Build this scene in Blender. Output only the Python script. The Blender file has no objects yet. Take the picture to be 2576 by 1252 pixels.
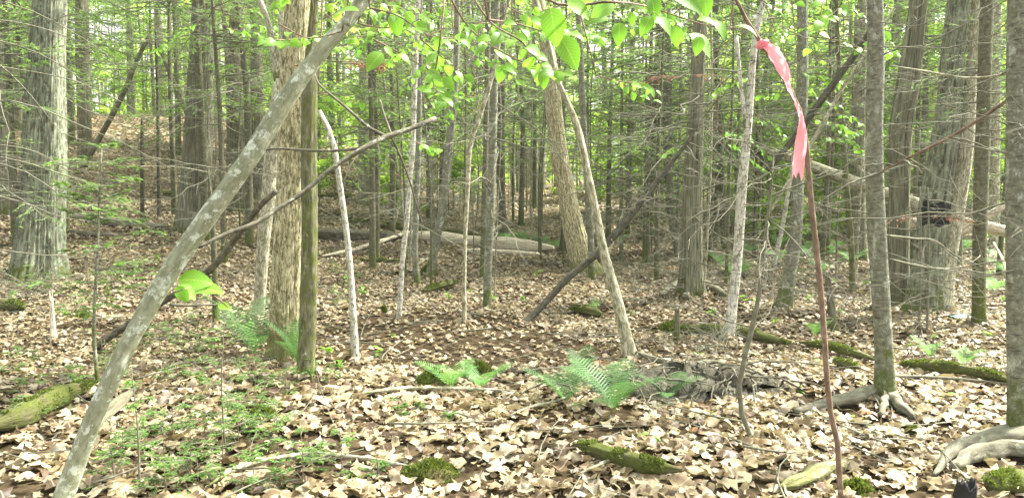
import bpy, math, random
import numpy as np
from mathutils import Vector, Matrix
R = math.radians
SC = bpy.context.scene
COL = SC.collection

# ------------------------------------------------------------ camera, world, sun
F, CX, CY, HZ = 1950.0, 1288.0, 626.0, 450.0          # focal length and picture measures (2576 wide)
CAMZ = 1.5
PITCH = math.atan((CY - HZ) / F)
cam = bpy.data.cameras.new('camera'); co = bpy.data.objects.new('camera', cam); COL.objects.link(co)
cam.sensor_width = 36; cam.lens = 36 * F / 2576; cam.clip_start = .05; cam.clip_end = 1500
co.location = (0, 0, CAMZ); co.rotation_euler = (R(90) - PITCH, 0, 0)
SC.camera = co
SUN_EL, SUN_AZ = 50, 66            # azimuth clockwise from +Y: from the right, a little behind the wood
w = bpy.data.worlds.new('World'); SC.world = w; w.use_nodes = True
nt = w.node_tree; nt.nodes.clear()
sky = nt.nodes.new('ShaderNodeTexSky'); sky.sky_type = 'NISHITA'; sky.sun_disc = False
sky.sun_elevation = R(SUN_EL); sky.sun_rotation = R(SUN_AZ); sky.dust_density = 4; sky.air_density = 1.5
hs = nt.nodes.new('ShaderNodeHueSaturation'); hs.inputs['Saturation'].default_value = .10
bgn = nt.nodes.new('ShaderNodeBackground'); bgn.inputs[1].default_value = .12
wo = nt.nodes.new('ShaderNodeOutputWorld')
nt.links.new(sky.outputs[0], hs.inputs['Color']); nt.links.new(hs.outputs[0], bgn.inputs[0]); nt.links.new(bgn.outputs[0], wo.inputs[0])
sl = bpy.data.lights.new('sun', 'SUN'); sl.energy = 3.9; sl.angle = R(4); sl.color = (1, .96, .88)
so = bpy.data.objects.new('sun', sl); COL.objects.link(so)
sd = Vector((math.sin(R(SUN_AZ)) * math.cos(R(SUN_EL)), math.cos(R(SUN_AZ)) * math.cos(R(SUN_EL)), math.sin(R(SUN_EL))))
so.rotation_euler = sd.to_track_quat('Z', 'Y').to_euler()
SC.view_settings.view_transform = 'Standard'; SC.view_settings.look = 'None'
SC.view_settings.gamma = 1; SC.view_settings.exposure = 2.4
SC.cycles.max_bounces = 16; SC.cycles.diffuse_bounces = 10; SC.cycles.transmission_bounces = 12; SC.cycles.transparent_max_bounces = 8
SC.cycles.use_denoising = True
SC.cycles.volume_bounces = 1

# ------------------------------------------------------------ terrain and picture measures
def sst(a, b, v):
    t = np.clip((np.asarray(v, float) - a) / (b - a), 0, 1); return t * t * (3 - 2 * t)
def H(x, y):
    x = np.asarray(x, float); y = np.asarray(y, float)
    y0 = 13 - 5 * sst(-1, -7, x)
    s = sst(0, 1, (y - y0) / (35 - y0))
    lat = .95 * (1 - sst(5, 15, x)) + 3.1 * sst(1, -15, x) + .1
    z = s * lat * (1 - .12 * sst(40, 70, y))
    z += .035 * np.sin(x * 1.7 + .6 * y + 1) * np.sin(y * 1.3 - .4 * x) + .02 * np.sin(x * 3.9 + 2) * np.sin(y * 3.1)
    z += .12 * np.exp(-((x + 5.6) ** 2 + (y - 11) ** 2) / 5) - .05 * np.exp(-((x + 1.2) ** 2 / 3 + (y - 7) ** 2 / 4))
    return z
cp, sp_ = math.cos(PITCH), math.sin(PITCH)
def ray(px, py):
    a, c = (px - CX) / F, -(py - CY) / F
    return np.array([a, cp + c * sp_, -sp_ + c * cp])
def pt(px, py, Y):
    d = ray(px, py); return np.array([0, 0, CAMZ]) + d * (Y / d[1])
def ground(px, py):
    d = ray(px, py); t = 1.0
    while t < 90:
        p = d * t + np.array([0, 0, CAMZ])
        if p[2] < H(p[0], p[1]): break
        t += .02 + t * .002
    return p
def gz(x, y): return float(H(x, y))
def wpx(w, Y): return w * Y / F            # picture width to metres at distance Y
def oa(px): return 1 / math.sqrt(1 + ((px - CX) / F) ** 2)   # a round trunk looks wider off the lens axis

# ------------------------------------------------------------ mesh helpers
def nrm(a): return a / np.maximum(np.linalg.norm(a, axis=-1, keepdims=True), 1e-9)
class MB:
    def __init__(s): s.v = []; s.f = []; s.b = []; s.n = 0
    def add(s, V, Fs, B=None):
        V = np.asarray(V, float); s.v.append(V); s.b.append(np.asarray(B if B is not None else V, float))
        for f in Fs: s.f.append(np.asarray(f, int) + s.n)
        s.n += len(V)
    def build(s, name, mat, parent=None, smooth=True, origin=None):
        me = bpy.data.meshes.new(name)
        V = np.concatenate(s.v); B = np.concatenate(s.b)
        if origin is not None: V = V - np.asarray(origin)
        tot = np.concatenate([np.full(len(f), f.shape[1]) for f in s.f]); idx = np.concatenate([f.ravel() for f in s.f])
        me.vertices.add(len(V)); me.vertices.foreach_set('co', V.ravel())
        me.loops.add(len(idx)); me.loops.foreach_set('vertex_index', idx.astype(np.int32))
        me.polygons.add(len(tot)); st = np.concatenate([[0], np.cumsum(tot)[:-1]])
        me.polygons.foreach_set('loop_start', st.astype(np.int32))
        me.polygons.foreach_set('use_smooth', np.full(len(tot), smooth))
        at = me.attributes.new('bk', 'FLOAT_VECTOR', 'POINT'); at.data.foreach_set('vector', B.ravel())
        me.update(calc_edges=True); me.materials.append(mat)
        o = bpy.data.objects.new(name, me); COL.objects.link(o)
        if parent is not None: o.parent = parent
        elif origin is not None: o.location = origin
        return o
def tubes(mb, P, r, seg=6, cap=True, rough=0, rng=None, flare=None, furrow=None):
    """P (N,K,3) paths, r (N,K) radii"""
    P = np.asarray(P, float); r = np.asarray(r, float)
    if P.ndim == 2: P = P[None]; r = r[None]
    N, K, _ = P.shape
    T = np.gradient(P, axis=1) if K > 2 else np.repeat(P[:, 1:] - P[:, :1], 2, axis=1)
    T = nrm(T); m = nrm(P[:, -1] - P[:, 0]); ref = np.eye(3)[np.argmin(np.abs(m), axis=1)][:, None]
    U = nrm(ref - (ref * T).sum(-1, keepdims=True) * T); W = np.cross(T, U)
    th = np.arange(seg) * 2 * np.pi / seg
    L = np.concatenate([np.zeros((N, 1)), np.cumsum(np.linalg.norm(np.diff(P, axis=1), axis=-1), axis=1)], axis=1)
    rr = np.repeat(r[:, :, None], seg, axis=2)
    if rough:
        g = rng or np.random.default_rng(1); n = np.zeros_like(rr)
        for k in range(7):
            a = g.integers(1, 6); n += np.sin(a * th[None, None] + g.uniform(.4, 3) * L[:, :, None] / max(r.mean() * 6, .02) * .6 + g.uniform(0, 6)) / 3
        for k in range(3): n += .5 * np.sin(g.integers(7, max(8, seg // 2)) * th[None, None] + g.uniform(0, 6) + .6 * np.sin(L[:, :, None] * 3))
        rr = rr * (1 + rough * n)
    if furrow:
        fa, fk = furrow; LL = L[:, :, None]; wv = .55 * np.sin(LL * 5.1 + 2 * th) + .4 * np.sin(LL * 11.3 + 5 * th + 1) + .3 * np.sin(LL * 23 + 3 * th)
        rd = np.abs(np.sin(.5 * fk * th + wv)) ** .6; rd2 = np.abs(np.sin(.5 * (fk * 1.6) // 1 * th + 1.7 * wv + LL * 3)) ** .7; pl = .5 + .5 * np.sin(LL * 31 + 6 * np.sin(th * 7))
        rr = rr * (1 - fa * (1 - rd) - .5 * fa * (1 - rd2) - .25 * fa * pl)
    if flare:
        amp, hh, lob, ph = flare
        rr = rr * (1 + amp * np.exp(-L[:, :, None] / hh) * (.55 + .45 * np.cos(lob * th + ph) + .25 * np.cos((lob + 2) * th + ph * 2)))
    V = P[:, :, None] + rr[..., None] * (np.cos(th)[None, None, :, None] * U[:, :, None] + np.sin(th)[None, None, :, None] * W[:, :, None])
    B = np.stack([np.broadcast_to(np.cos(th), rr.shape) * r.max() , np.broadcast_to(np.sin(th), rr.shape) * r.max(), np.broadcast_to(L[:, :, None], rr.shape)], -1)
    if N > 1: B = B + (np.arange(N) * .37 % 5)[:, None, None, None]
    base = (np.arange(N) * K * seg)[:, None, None]; ri = (np.arange(K - 1) * seg)[None, :, None]; c = np.arange(seg)[None, None]
    c2 = (c + 1) % seg
    Q = np.stack([base + ri + c, base + ri + c2, base + ri + seg + c2, base + ri + seg + c], -1).reshape(-1, 4)
    fs = [Q]
    if cap:
        b = (np.arange(N) * K * seg)[:, None]
        fs.append(b + np.arange(seg)[None, ::-1]); fs.append(b + (K - 1) * seg + np.arange(seg)[None])
    mb.add(V.reshape(-1, 3), fs, B.reshape(-1, 3))
def scatter(mb, T, Fs, pos, X, Y, Z, s):
    T = np.asarray(T, float); pos = np.asarray(pos, float); N = len(pos); s = np.asarray(s, float)
    if s.ndim == 1: s = np.repeat(s[:, None], 3, axis=1)
    V = pos[:, None] + (T[None, :, 0:1] * (X * s[:, 0:1])[:, None] + T[None, :, 1:2] * (Y * s[:, 1:2])[:, None] + T[None, :, 2:3] * (Z * s[:, 2:3])[:, None])
    B = np.broadcast_to(T[None], V.shape)
    off = (np.arange(N) * len(T))[:, None, None]
    mb.add(V.reshape(-1, 3), [(np.asarray(f)[None] + off).reshape(-1, np.asarray(f).shape[1]) for f in Fs], B.reshape(-1, 3))
def frames(rng, N, normal, spread):
    """random frames whose Z is near normal"""
    Z = nrm(np.broadcast_to(normal, (N, 3)) + rng.normal(0, spread, (N, 3))); a = rng.normal(0, 1, (N, 3))
    X = nrm(a - (a * Z).sum(-1, keepdims=True) * Z); return X, np.cross(Z, X), Z
def interp(pts, n):
    """smooth (Catmull-Rom) resampling of rows"""
    pts = np.asarray(pts, float); k = len(pts)
    if k == 2: t = np.linspace(0, 1, n)[:, None]; return pts[0] * (1 - t) + pts[1] * t
    d = np.concatenate([[0], np.cumsum(np.linalg.norm(np.diff(pts[:, :3], axis=0), axis=1))]); out = []
    m = np.empty_like(pts); m[1:-1] = (pts[2:] - pts[:-2]) / (d[2:] - d[:-2])[:, None]; m[0] = (pts[1] - pts[0]) / d[1]; m[-1] = (pts[-1] - pts[-2]) / (d[-1] - d[-2])
    for q in np.linspace(0, d[-1], n):
        i = min(max(int(np.searchsorted(d, q) - 1), 0), k - 2); h = d[i + 1] - d[i]; t = (q - d[i]) / h
        out.append((2 * t ** 3 - 3 * t * t + 1) * pts[i] + (t ** 3 - 2 * t * t + t) * h * m[i] + (3 * t * t - 2 * t ** 3) * pts[i + 1] + (t ** 3 - t * t) * h * m[i + 1])
    return np.array(out)
def strip(prof, fold=0, curl=0, n_mid=True):
    """leaf template along +Y: prof = list of (y, halfwidth); three columns"""
    V = []; 
    for y, h in prof:
        for sx in (-1, 0, 1):
            z = fold * abs(sx) * h + curl * (y - .5) ** 2 * 1.2
            V.append((sx * h, y, z))
    F_ = []
    for i in range(len(prof) - 1):
        for j in (0, 1): F_.append((3 * i + j, 3 * i + j + 1, 3 * i + j + 4, 3 * i + j + 3))
    return np.array(V), [np.array(F_)]
def tag(o, label=None, cat=None, group=None, kind=None):
    if label: o['label'] = label
    if cat: o['category'] = cat
    if group: o['group'] = group
    if kind: o['kind'] = kind
    return o
def empty(name, loc):
    o = bpy.data.objects.new(name, None); o.location = loc; COL.objects.link(o); o.empty_display_size = .1; return o

# ------------------------------------------------------------ materials
def mat(name):
    m = bpy.data.materials.new(name); m.use_nodes = True; t = m.node_tree; t.nodes.clear()
    return m, t, lambda k: t.nodes.new(k), lambda a, b: t.links.new(a, b)
def ramp(N, L, src, stops, interp='LINEAR'):
    r = N('ShaderNodeValToRGB'); r.color_ramp.interpolation = interp; e = r.color_ramp.elements
    while len(e) < len(stops): e.new(.5)
    for i, (p, c) in enumerate(stops):
        e[i].position = p; e[i].color = (*(c if isinstance(c, tuple) else (c, c, c)), 1)
    L(src, r.inputs[0]); return r.outputs[0]
def mix(N, L, f, a, b, mode='MIX'):
    m = N('ShaderNodeMix'); m.data_type = 'RGBA'; m.blend_type = mode
    for s, k in ((f, 0), (a, 6), (b, 7)):
        if hasattr(s, 'links'): L(s, m.inputs[k])
        elif k == 0: m.inputs[0].default_value = s
        else: m.inputs[k].default_value = (*s, 1)
    return m.outputs[2]
def math_(N, L, op, a, b=0.0):
    m = N('ShaderNodeMath'); m.operation = op
    for s, k in ((a, 0), (b, 1)):
        if hasattr(s, 'links'): L(s, m.inputs[k])
        else: m.inputs[k].default_value = s
    return m.outputs[0]
def noise(N, L, vec, scale, detail=4, rough=.6, sc=None):
    n = N('ShaderNodeTexNoise'); n.inputs['Scale'].default_value = scale; n.inputs['Detail'].default_value = detail; n.inputs['Roughness'].default_value = rough
    if sc:
        mp = N('ShaderNodeMapping'); mp.inputs['Scale'].default_value = sc; L(vec, mp.inputs[0]); vec = mp.outputs[0]
    L(vec, n.inputs['Vector']); return n.outputs['Fac']
def bark(name, dark, light, furrow=(60, 60, 9), fscale=1.0, lichen=None, lich=(.30, .33, .27), moss=0.0, mossh=0.0, flecks=0.0, contrast=.25, bump=.5, rings=0, spot=9, spot2=False, mscale=9, mcol=((.02, .03, .006), (.12, .15, .022))):
    m, t, N, L = mat(name)
    at = N('ShaderNodeAttribute'); at.attribute_name = 'bk'; v = at.outputs['Vector']
    ob = N('ShaderNodeObjectInfo'); ad = N('ShaderNodeVectorMath'); ad.operation = 'ADD'
    sc_ = N('ShaderNodeVectorMath'); sc_.operation = 'SCALE'; cb = N('ShaderNodeCombineXYZ'); L(ob.outputs['Random'], cb.inputs[0]); L(ob.outputs['Random'], cb.inputs[2])
    L(cb.outputs[0], sc_.inputs[0]); sc_.inputs['Scale'].default_value = 30; L(v, ad.inputs[0]); L(sc_.outputs[0], ad.inputs[1]); v2 = ad.outputs[0]
    n1 = noise(N, L, v2, fscale, 6, .65, furrow); n2 = noise(N, L, v2, 4, 4, .6)
    c = ramp(N, L, n1, [(.5 - contrast, dark), (.5, tuple((a + b) / 2 for a, b in zip(dark, light))), (.5 + contrast * .7, light)])
    c = mix(N, L, ramp(N, L, n2, [(.35, 0.0), (.7, .55)]), c, tuple(a * .62 for a in light))
    if rings:
        n5 = noise(N, L, v2, 1, 3, .5, (7, 7, 95)); c = mix(N, L, ramp(N, L, n5, [(.60, 0.0), (.66, rings)]), c, (.03, .026, .02))
    if lichen:
        n3 = noise(N, L, v2, spot, 6, .68); c = mix(N, L, ramp(N, L, n3, [(1 - lichen, 0.0), (1.045 - lichen, .88)]), c, lich)
    if spot2:
        n8 = noise(N, L, v2, spot * .38, 5, .7); c = mix(N, L, ramp(N, L, n8, [(.56, 0.0), (.66, .75)]), c, tuple(a * 1.12 for a in lich))
    if flecks:
        n4 = noise(N, L, v2, 1, 4, .7, (46, 46, 20)); c = mix(N, L, ramp(N, L, n4, [(.50, 0.0), (.57, flecks)]), c, (.085, .085, .03))
    sx = N('ShaderNodeSeparateXYZ'); L(v, sx.inputs[0])
    if moss or mossh:
        n6 = noise(N, L, v2, mscale, 5, .7)
        hmap = N('ShaderNodeMapRange'); L(sx.outputs[2], hmap.inputs[0]); hmap.inputs[1].default_value = 0; hmap.inputs[2].default_value = max(mossh, .01); hmap.inputs[3].default_value = .42 if mossh else 0; hmap.inputs[4].default_value = 0
        s = math_(N, L, 'ADD', math_(N, L, 'ADD', n6, hmap.outputs[0]), moss)
        n7 = noise(N, L, v2, 60, 2, .6)
        c = mix(N, L, ramp(N, L, s, [(.62, 0.0), (.80, .85)]), c, mix(N, L, n7, *mcol))
    b = N('ShaderNodeBsdfPrincipled'); b.inputs['Roughness'].default_value = .9; b.inputs['Specular IOR Level'].default_value = .15
    L(c, b.inputs['Base Color'])
    bp = N('ShaderNodeBump'); bp.inputs['Strength'].default_value = bump; bp.inputs['Distance'].default_value = .02; L(n1, bp.inputs['Height']); L(bp.outputs[0], b.inputs['Normal'])
    o = N('ShaderNodeOutputMaterial'); L(b.outputs[0], o.inputs[0]); return m
def leafmat(name, stops, trans=.4, tcol=(.3, .45, .03), rough=.55, vein=False, spec=.3):
    m, t, N, L = mat(name)
    g = N('ShaderNodeNewGeometry'); c = ramp(N, L, g.outputs['Random Per Island'], stops)
    ob = N('ShaderNodeObjectInfo'); hsv = N('ShaderNodeHueSaturation'); L(c, hsv.inputs['Color'])
    L(ramp(N, L, ob.outputs['Random'], [(0, .88), (1, 1.1)]), hsv.inputs['Value']); c = hsv.outputs[0]
    if vein:
        at = N('ShaderNodeAttribute'); at.attribute_name = 'bk'; sx = N('ShaderNodeSeparateXYZ'); L(at.outputs['Vector'], sx.inputs[0])
        ax = math_(N, L, 'ABSOLUTE', sx.outputs[0]); q = math_(N, L, 'SINE', math_(N, L, 'MULTIPLY', math_(N, L, 'SUBTRACT', sx.outputs[1], math_(N, L, 'MULTIPLY', ax, .8)), 62.0))
        vv = ramp(N, L, q, [(.6, 0.0), (1, .3)]); c = mix(N, L, vv, c, (.42, .55, .10))
        mid = ramp(N, L, ax, [(0.005, .5), (.02, 0.0)]); c = mix(N, L, mid, c, (.45, .58, .14))
    b = N('ShaderNodeBsdfPrincipled'); b.inputs['Roughness'].default_value = rough; b.inputs['Specular IOR Level'].default_value = spec; L(c, b.inputs['Base Color'])
    tr = N('ShaderNodeBsdfTranslucent'); L(mix(N, L, .6, c, tcol), tr.inputs[0])
    ms = N('ShaderNodeMixShader'); ms.inputs[0].default_value = trans; L(b.outputs[0], ms.inputs[1]); L(tr.outputs[0], ms.inputs[2])
    o = N('ShaderNodeOutputMaterial'); L(ms.outputs[0], o.inputs[0]); return m
def plain(name, col, rough=.8, var=.3, scale=20):
    m, t, N, L = mat(name); tc = N('ShaderNodeTexCoord'); n = noise(N, L, tc.outputs['Object'], scale, 4)
    c = ramp(N, L, n, [(.3, tuple(a * (1 - var) for a in col)), (.7, col)])
    b = N('ShaderNodeBsdfPrincipled'); b.inputs['Roughness'].default_value = rough; L(c, b.inputs['Base Color'])
    bp = N('ShaderNodeBump'); bp.inputs['Strength'].default_value = .4; bp.inputs['Distance'].default_value = .01; L(n, bp.inputs['Height']); L(bp.outputs[0], b.inputs['Normal'])
    o = N('ShaderNodeOutputMaterial'); L(b.outputs[0], o.inputs[0]); return m

BK = {
 'oak':    bark('furrowed_oak_bark', (.045, .043, .026), (.25, .265, .18), (17, 17, 5), 1, lichen=.46, lich=(.24, .29, .20), moss=.0, mossh=.6, contrast=.12, bump=1, spot=14),
 'lean':   bark('lichened_grey_bark', (.14, .15, .09), (.29, .305, .20), (26, 26, 14), 1, lichen=.45, flecks=.35, lich=(.46, .50, .40), moss=-.1, contrast=.25, bump=.3, spot=17, spot2=True),
 'flaky':  bark('pale_flaking_bark', (.10, .09, .035), (.70, .64, .40), (30, 30, 9), 1, flecks=.8, moss=.045, mossh=.7, mscale=14, mcol=((.07, .08, .02), (.20, .21, .07)), contrast=.16, bump=1),
 'mossy':  bark('moss_covered_bark', (.03, .03, .015), (.22, .21, .13), (32, 32, 9), 1, moss=.2, mscale=15, mcol=((.022, .032, .006), (.15, .18, .028)), contrast=.15, bump=.9, lichen=.36, lich=(.5, .52, .42)),
 'grey':   bark('grey_furrowed_bark', (.06, .056, .035), (.265, .268, .18), (24, 24, 2.6), 1, mossh=.5, contrast=.14, bump=1, lichen=.3, lich=(.3,.33,.24)),
 'fir':    bark('grey_brown_fir_bark', (.075, .077, .05), (.235, .24, .17), (18, 18, 34), 1, lichen=.37, lich=(.36, .39, .31), mossh=.7, rings=.6, contrast=.18, bump=.6, spot=22, spot2=True),
 'firdark':bark('dark_mossy_fir_bark', (.045, .045, .025), (.165, .162, .10), (22, 22, 26), 1, lichen=.35, mossh=1.1, moss=.02, rings=.4, contrast=.18, bump=.6, spot=20),
 'brown':  bark('brown_bark', (.05, .042, .024), (.185, .175, .115), (22, 22, 4), 1, mossh=.3, contrast=.16, bump=.8),
 'white':  bark('white_birch_bark', (.32, .315, .25), (.66, .64, .54), (10, 10, 40), 1, rings=.9, flecks=.6, lichen=.44, lich=(.14, .14, .085), mossh=.25, contrast=.2, bump=.3, spot=14),
 'pale':   bark('pale_blotched_bark', (.17, .16, .10), (.54, .52, .38), (20, 20, 9), 1, flecks=.7, lichen=.47, lich=(.17, .17, .10), mossh=.25, contrast=.18, bump=.5, spot=15),
 'dead':   bark('dead_dark_bark', (.025, .024, .016), (.11, .105, .072), (26, 26, 12), 1, lichen=.34, lich=(.24, .26, .19), contrast=.16, bump=.9, spot=20),
 'branch': bark('weathered_branch_bark', (.04, .037, .024), (.17, .16, .11), (26, 26, 14), 1, lichen=.40, lich=(.30, .33, .25), contrast=.16, bump=.9, spot=24),
 'farbark': bark('shade_lifted_grey_bark', (.09, .09, .058), (.34, .335, .235), (16, 16, 3), 1, mossh=.5, contrast=.16, bump=.6, lichen=.38, lich=(.36, .39, .28)),  # grey bark copy, colour lightened to offset the shade on background trunks
 'wood':   bark('bare_bleached_wood', (.36, .29, .18), (.78, .72, .56), (34, 34, 2.4), 1, contrast=.16, bump=.7, flecks=.4),
 'mosslog':bark('bright_mossy_log_bark', (.04, .032, .018), (.15, .13, .08), (24, 24, 7), 1, moss=.28, contrast=.16, bump=1),
 'twig':   bark('dead_twig_bark', (.072, .07, .045), (.21, .208, .145), (30, 30, 30), 1, contrast=.25, bump=.2),
 'sapl':   bark('reddish_brown_sapling_bark', (.085, .058, .04), (.27, .19, .13), (40, 40, 20), 1, lichen=.36, lich=(.36, .34, .26), contrast=.18, bump=.6),
 'root':   bark('smooth_root_bark', (.065, .06, .038), (.22, .215, .15), (18, 18, 8), 1, lichen=.42, lich=(.32, .33, .25), moss=.06, contrast=.18, bump=.7),
}
M_needle = leafmat('fir_needles', [(0, (.055, .12, .03)), (.5, (.11, .20, .045)), (1, (.19, .31, .07))], .48, (.30, .54, .08))
M_needle_far = leafmat('hemlock_needles', [(0, (.055, .12, .032)), (.6, (.11, .20, .05)), (1, (.19, .31, .07))], .5, (.38, .62, .10))
M_tip = leafmat('fresh_fir_needles', [(0, (.045, .10, .025)), (.5, (.10, .20, .035)), (1, (.18, .31, .06))], .4, (.30, .5, .08))
M_broad = leafmat('sunlit_broad_leaves', [(0, (.10, .21, .03)), (.5, (.21, .35, .05)), (1, (.36, .48, .08))], .62, (.60, .88, .10))
M_beech = leafmat('beech_leaves', [(0, (.07, .17, .02)), (.35, (.13, .28, .03)), (.88, (.16, .32, .03)), (1, (.22, .38, .08))], .5, (.22, .52, .035), vein=True, rough=.45)
M_fern = leafmat('fern_fronds', [(0, (.045, .11, .03)), (1, (.09, .18, .055))], .4, (.15, .32, .07))
M_fernl = leafmat('light_fern_fronds', [(0, (.09, .22, .06)), (1, (.16, .34, .08))], .4, (.25, .5, .10))
M_rust = leafmat('rusty_dead_needles', [(0, (.18, .07, .03)), (1, (.38, .18, .10))], .25, (.4, .18, .08))
M_litter = leafmat('dry_fallen_leaves', [(0, (0.0241, 0.0155, 0.0086)), (.11, (0.0688, 0.0447, 0.0215)), (.26, (0.138, 0.0989, 0.0447)), (.42, (0.232, 0.185, 0.0946)), (.60, (0.31, 0.262, 0.146)), (.82, (0.387, 0.344, 0.211)), (.9, (0.275, 0.258, 0.194)), (.96, (0.344, 0.31, 0.194)), (1, (0.215, 0.103, 0.0344))], .2, (.45, .37, .17), rough=.5, spec=.35)
def litter_detail(m):
    t = m.node_tree; N = lambda k: t.nodes.new(k); L = lambda a, b: t.links.new(a, b)
    b = next(n for n in t.nodes if n.type == 'BSDF_PRINCIPLED'); src = b.inputs['Base Color'].links[0].from_socket
    at = N('ShaderNodeAttribute'); at.attribute_name = 'bk'; sx = N('ShaderNodeSeparateXYZ'); L(at.outputs['Vector'], sx.inputs[0]); tc = N('ShaderNodeTexCoord')
    ax = math_(N, L, 'ABSOLUTE', sx.outputs[0]); c = mix(N, L, ramp(N, L, ax, [(.01, .35), (.03, 0.0)]), src, (.70, .60, .42))
    q = math_(N, L, 'SINE', math_(N, L, 'MULTIPLY', math_(N, L, 'SUBTRACT', sx.outputs[1], ax), 40.0)); c = mix(N, L, ramp(N, L, q, [(.75, 0.0), (1, .22)]), c, (.22, .15, .09))
    c = mix(N, L, ramp(N, L, noise(N, L, tc.outputs['Object'], 26, 5, .7), [(.45, 0.0), (.72, .75)]), c, (.17, .11, .065))
    L(c, b.inputs['Base Color'])
litter_detail(M_litter)
M_moss = None
def mossmat():
    m, t, N, L = mat('bright_green_moss'); tc = N('ShaderNodeTexCoord'); n = noise(N, L, tc.outputs['Object'], 55, 5, .7); n2 = noise(N, L, tc.outputs['Object'], 6, 3, .6)
    c = ramp(N, L, n, [(.3, (.02, .03, .006)), (.5, (.07, .095, .012)), (.7, (.14, .17, .025))])
    c = mix(N, L, ramp(N, L, n2, [(.42, 0.0), (.62, .8)]), c, (.13, .10, .06))
    b = N('ShaderNodeBsdfPrincipled'); b.inputs['Roughness'].default_value = 1; b.inputs['Specular IOR Level'].default_value = .05; L(c, b.inputs['Base Color'])
    bp = N('ShaderNodeBump'); bp.inputs['Strength'].default_value = 1; bp.inputs['Distance'].default_value = .02; L(n, bp.inputs['Height']); L(bp.outputs[0], b.inputs['Normal'])
    o = N('ShaderNodeOutputMaterial'); L(b.outputs[0], o.inputs[0]); return m
M_moss = mossmat()
M_mossb = leafmat('moss_tufts', [(0, (.025, .04, .006)), (.5, (.08, .11, .014)), (1, (.17, .21, .03))], .3, (.18, .25, .03))
def soilmat():
    m, t, N, L = mat('leafy_forest_soil'); tc = N('ShaderNodeTexCoord'); v = tc.outputs['Object']
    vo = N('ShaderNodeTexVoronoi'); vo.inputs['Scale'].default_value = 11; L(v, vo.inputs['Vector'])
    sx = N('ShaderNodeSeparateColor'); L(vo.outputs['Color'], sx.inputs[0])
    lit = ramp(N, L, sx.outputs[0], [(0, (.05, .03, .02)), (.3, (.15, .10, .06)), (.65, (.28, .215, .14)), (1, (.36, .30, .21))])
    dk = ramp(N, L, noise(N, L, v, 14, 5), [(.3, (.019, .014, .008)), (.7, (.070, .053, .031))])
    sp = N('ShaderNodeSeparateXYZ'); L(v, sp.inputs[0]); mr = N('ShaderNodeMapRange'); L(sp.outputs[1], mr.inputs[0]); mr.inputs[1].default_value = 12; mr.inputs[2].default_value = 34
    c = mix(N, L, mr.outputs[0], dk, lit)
    b = N('ShaderNodeBsdfPrincipled'); b.inputs['Roughness'].default_value = 1; b.inputs['Specular IOR Level'].default_value = 0; L(c, b.inputs['Base Color'])
    bp = N('ShaderNodeBump'); bp.inputs['Distance'].default_value = .03; L(vo.outputs['Distance'], bp.inputs['Height']); L(bp.outputs[0], b.inputs['Normal'])
    o = N('ShaderNodeOutputMaterial'); L(b.outputs[0], o.inputs[0]); return m

# ------------------------------------------------------------ ground
def build_ground():
    xs = np.concatenate([np.linspace(-400, -45, 20), np.linspace(-40, 40, 260), np.linspace(45, 400, 20)])
    ys = np.concatenate([np.linspace(-60, -4, 12), np.linspace(-3, 16, 130), np.linspace(16.3, 60, 110), np.linspace(65, 600, 24)])
    X, Y = np.meshgrid(xs, ys); V = np.stack([X, Y, H(X, Y)], -1).reshape(-1, 3)
    nx, ny = len(xs), len(ys); i = (np.arange(ny - 1)[:, None] * nx + np.arange(nx - 1)).ravel()
    mb = MB(); mb.add(V, [np.stack([i, i + 1, i + 1 + nx, i + nx], -1)])
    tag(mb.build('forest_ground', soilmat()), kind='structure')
build_ground()
def terrain_normal(x, y):
    e = .05; dx = (H(x + e, y) - H(x - e, y)) / (2 * e); dy = (H(x, y + e) - H(x, y - e)) / (2 * e)
    return nrm(np.stack([-dx, -dy, np.ones_like(dx)], -1))
def sample(rng, n, y0, y1, pad=.6):
    """ground points spread evenly over the visible wedge"""
    y = np.sqrt(rng.uniform(y0 ** 2, y1 ** 2, n)); hw = y * 1288 / F * 1.06 + pad; return rng.uniform(-1, 1, n) * hw, y
OBST = []
def keep(x, y, rng):
    ok = np.ones(len(x), bool)
    ok &= ~((((x + 1.1) / 1.5) ** 2 + ((y - 7.2) / 1.3) ** 2 < 1 + .4 * np.sin(x * 5) * np.sin(y * 6)) & (rng.random(len(x)) < .62))
    ok &= ~((np.sin(x * 2.3 + 1.2 * np.sin(y * 1.9)) * np.sin(y * 2.9 + x) > .55) & (rng.random(len(x)) < .6))
    for cx, cy, r in OBST: ok &= ((x - cx) ** 2 + (y - cy) ** 2 > r * r) | (rng.random(len(x)) < .06)
    return ok
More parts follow.
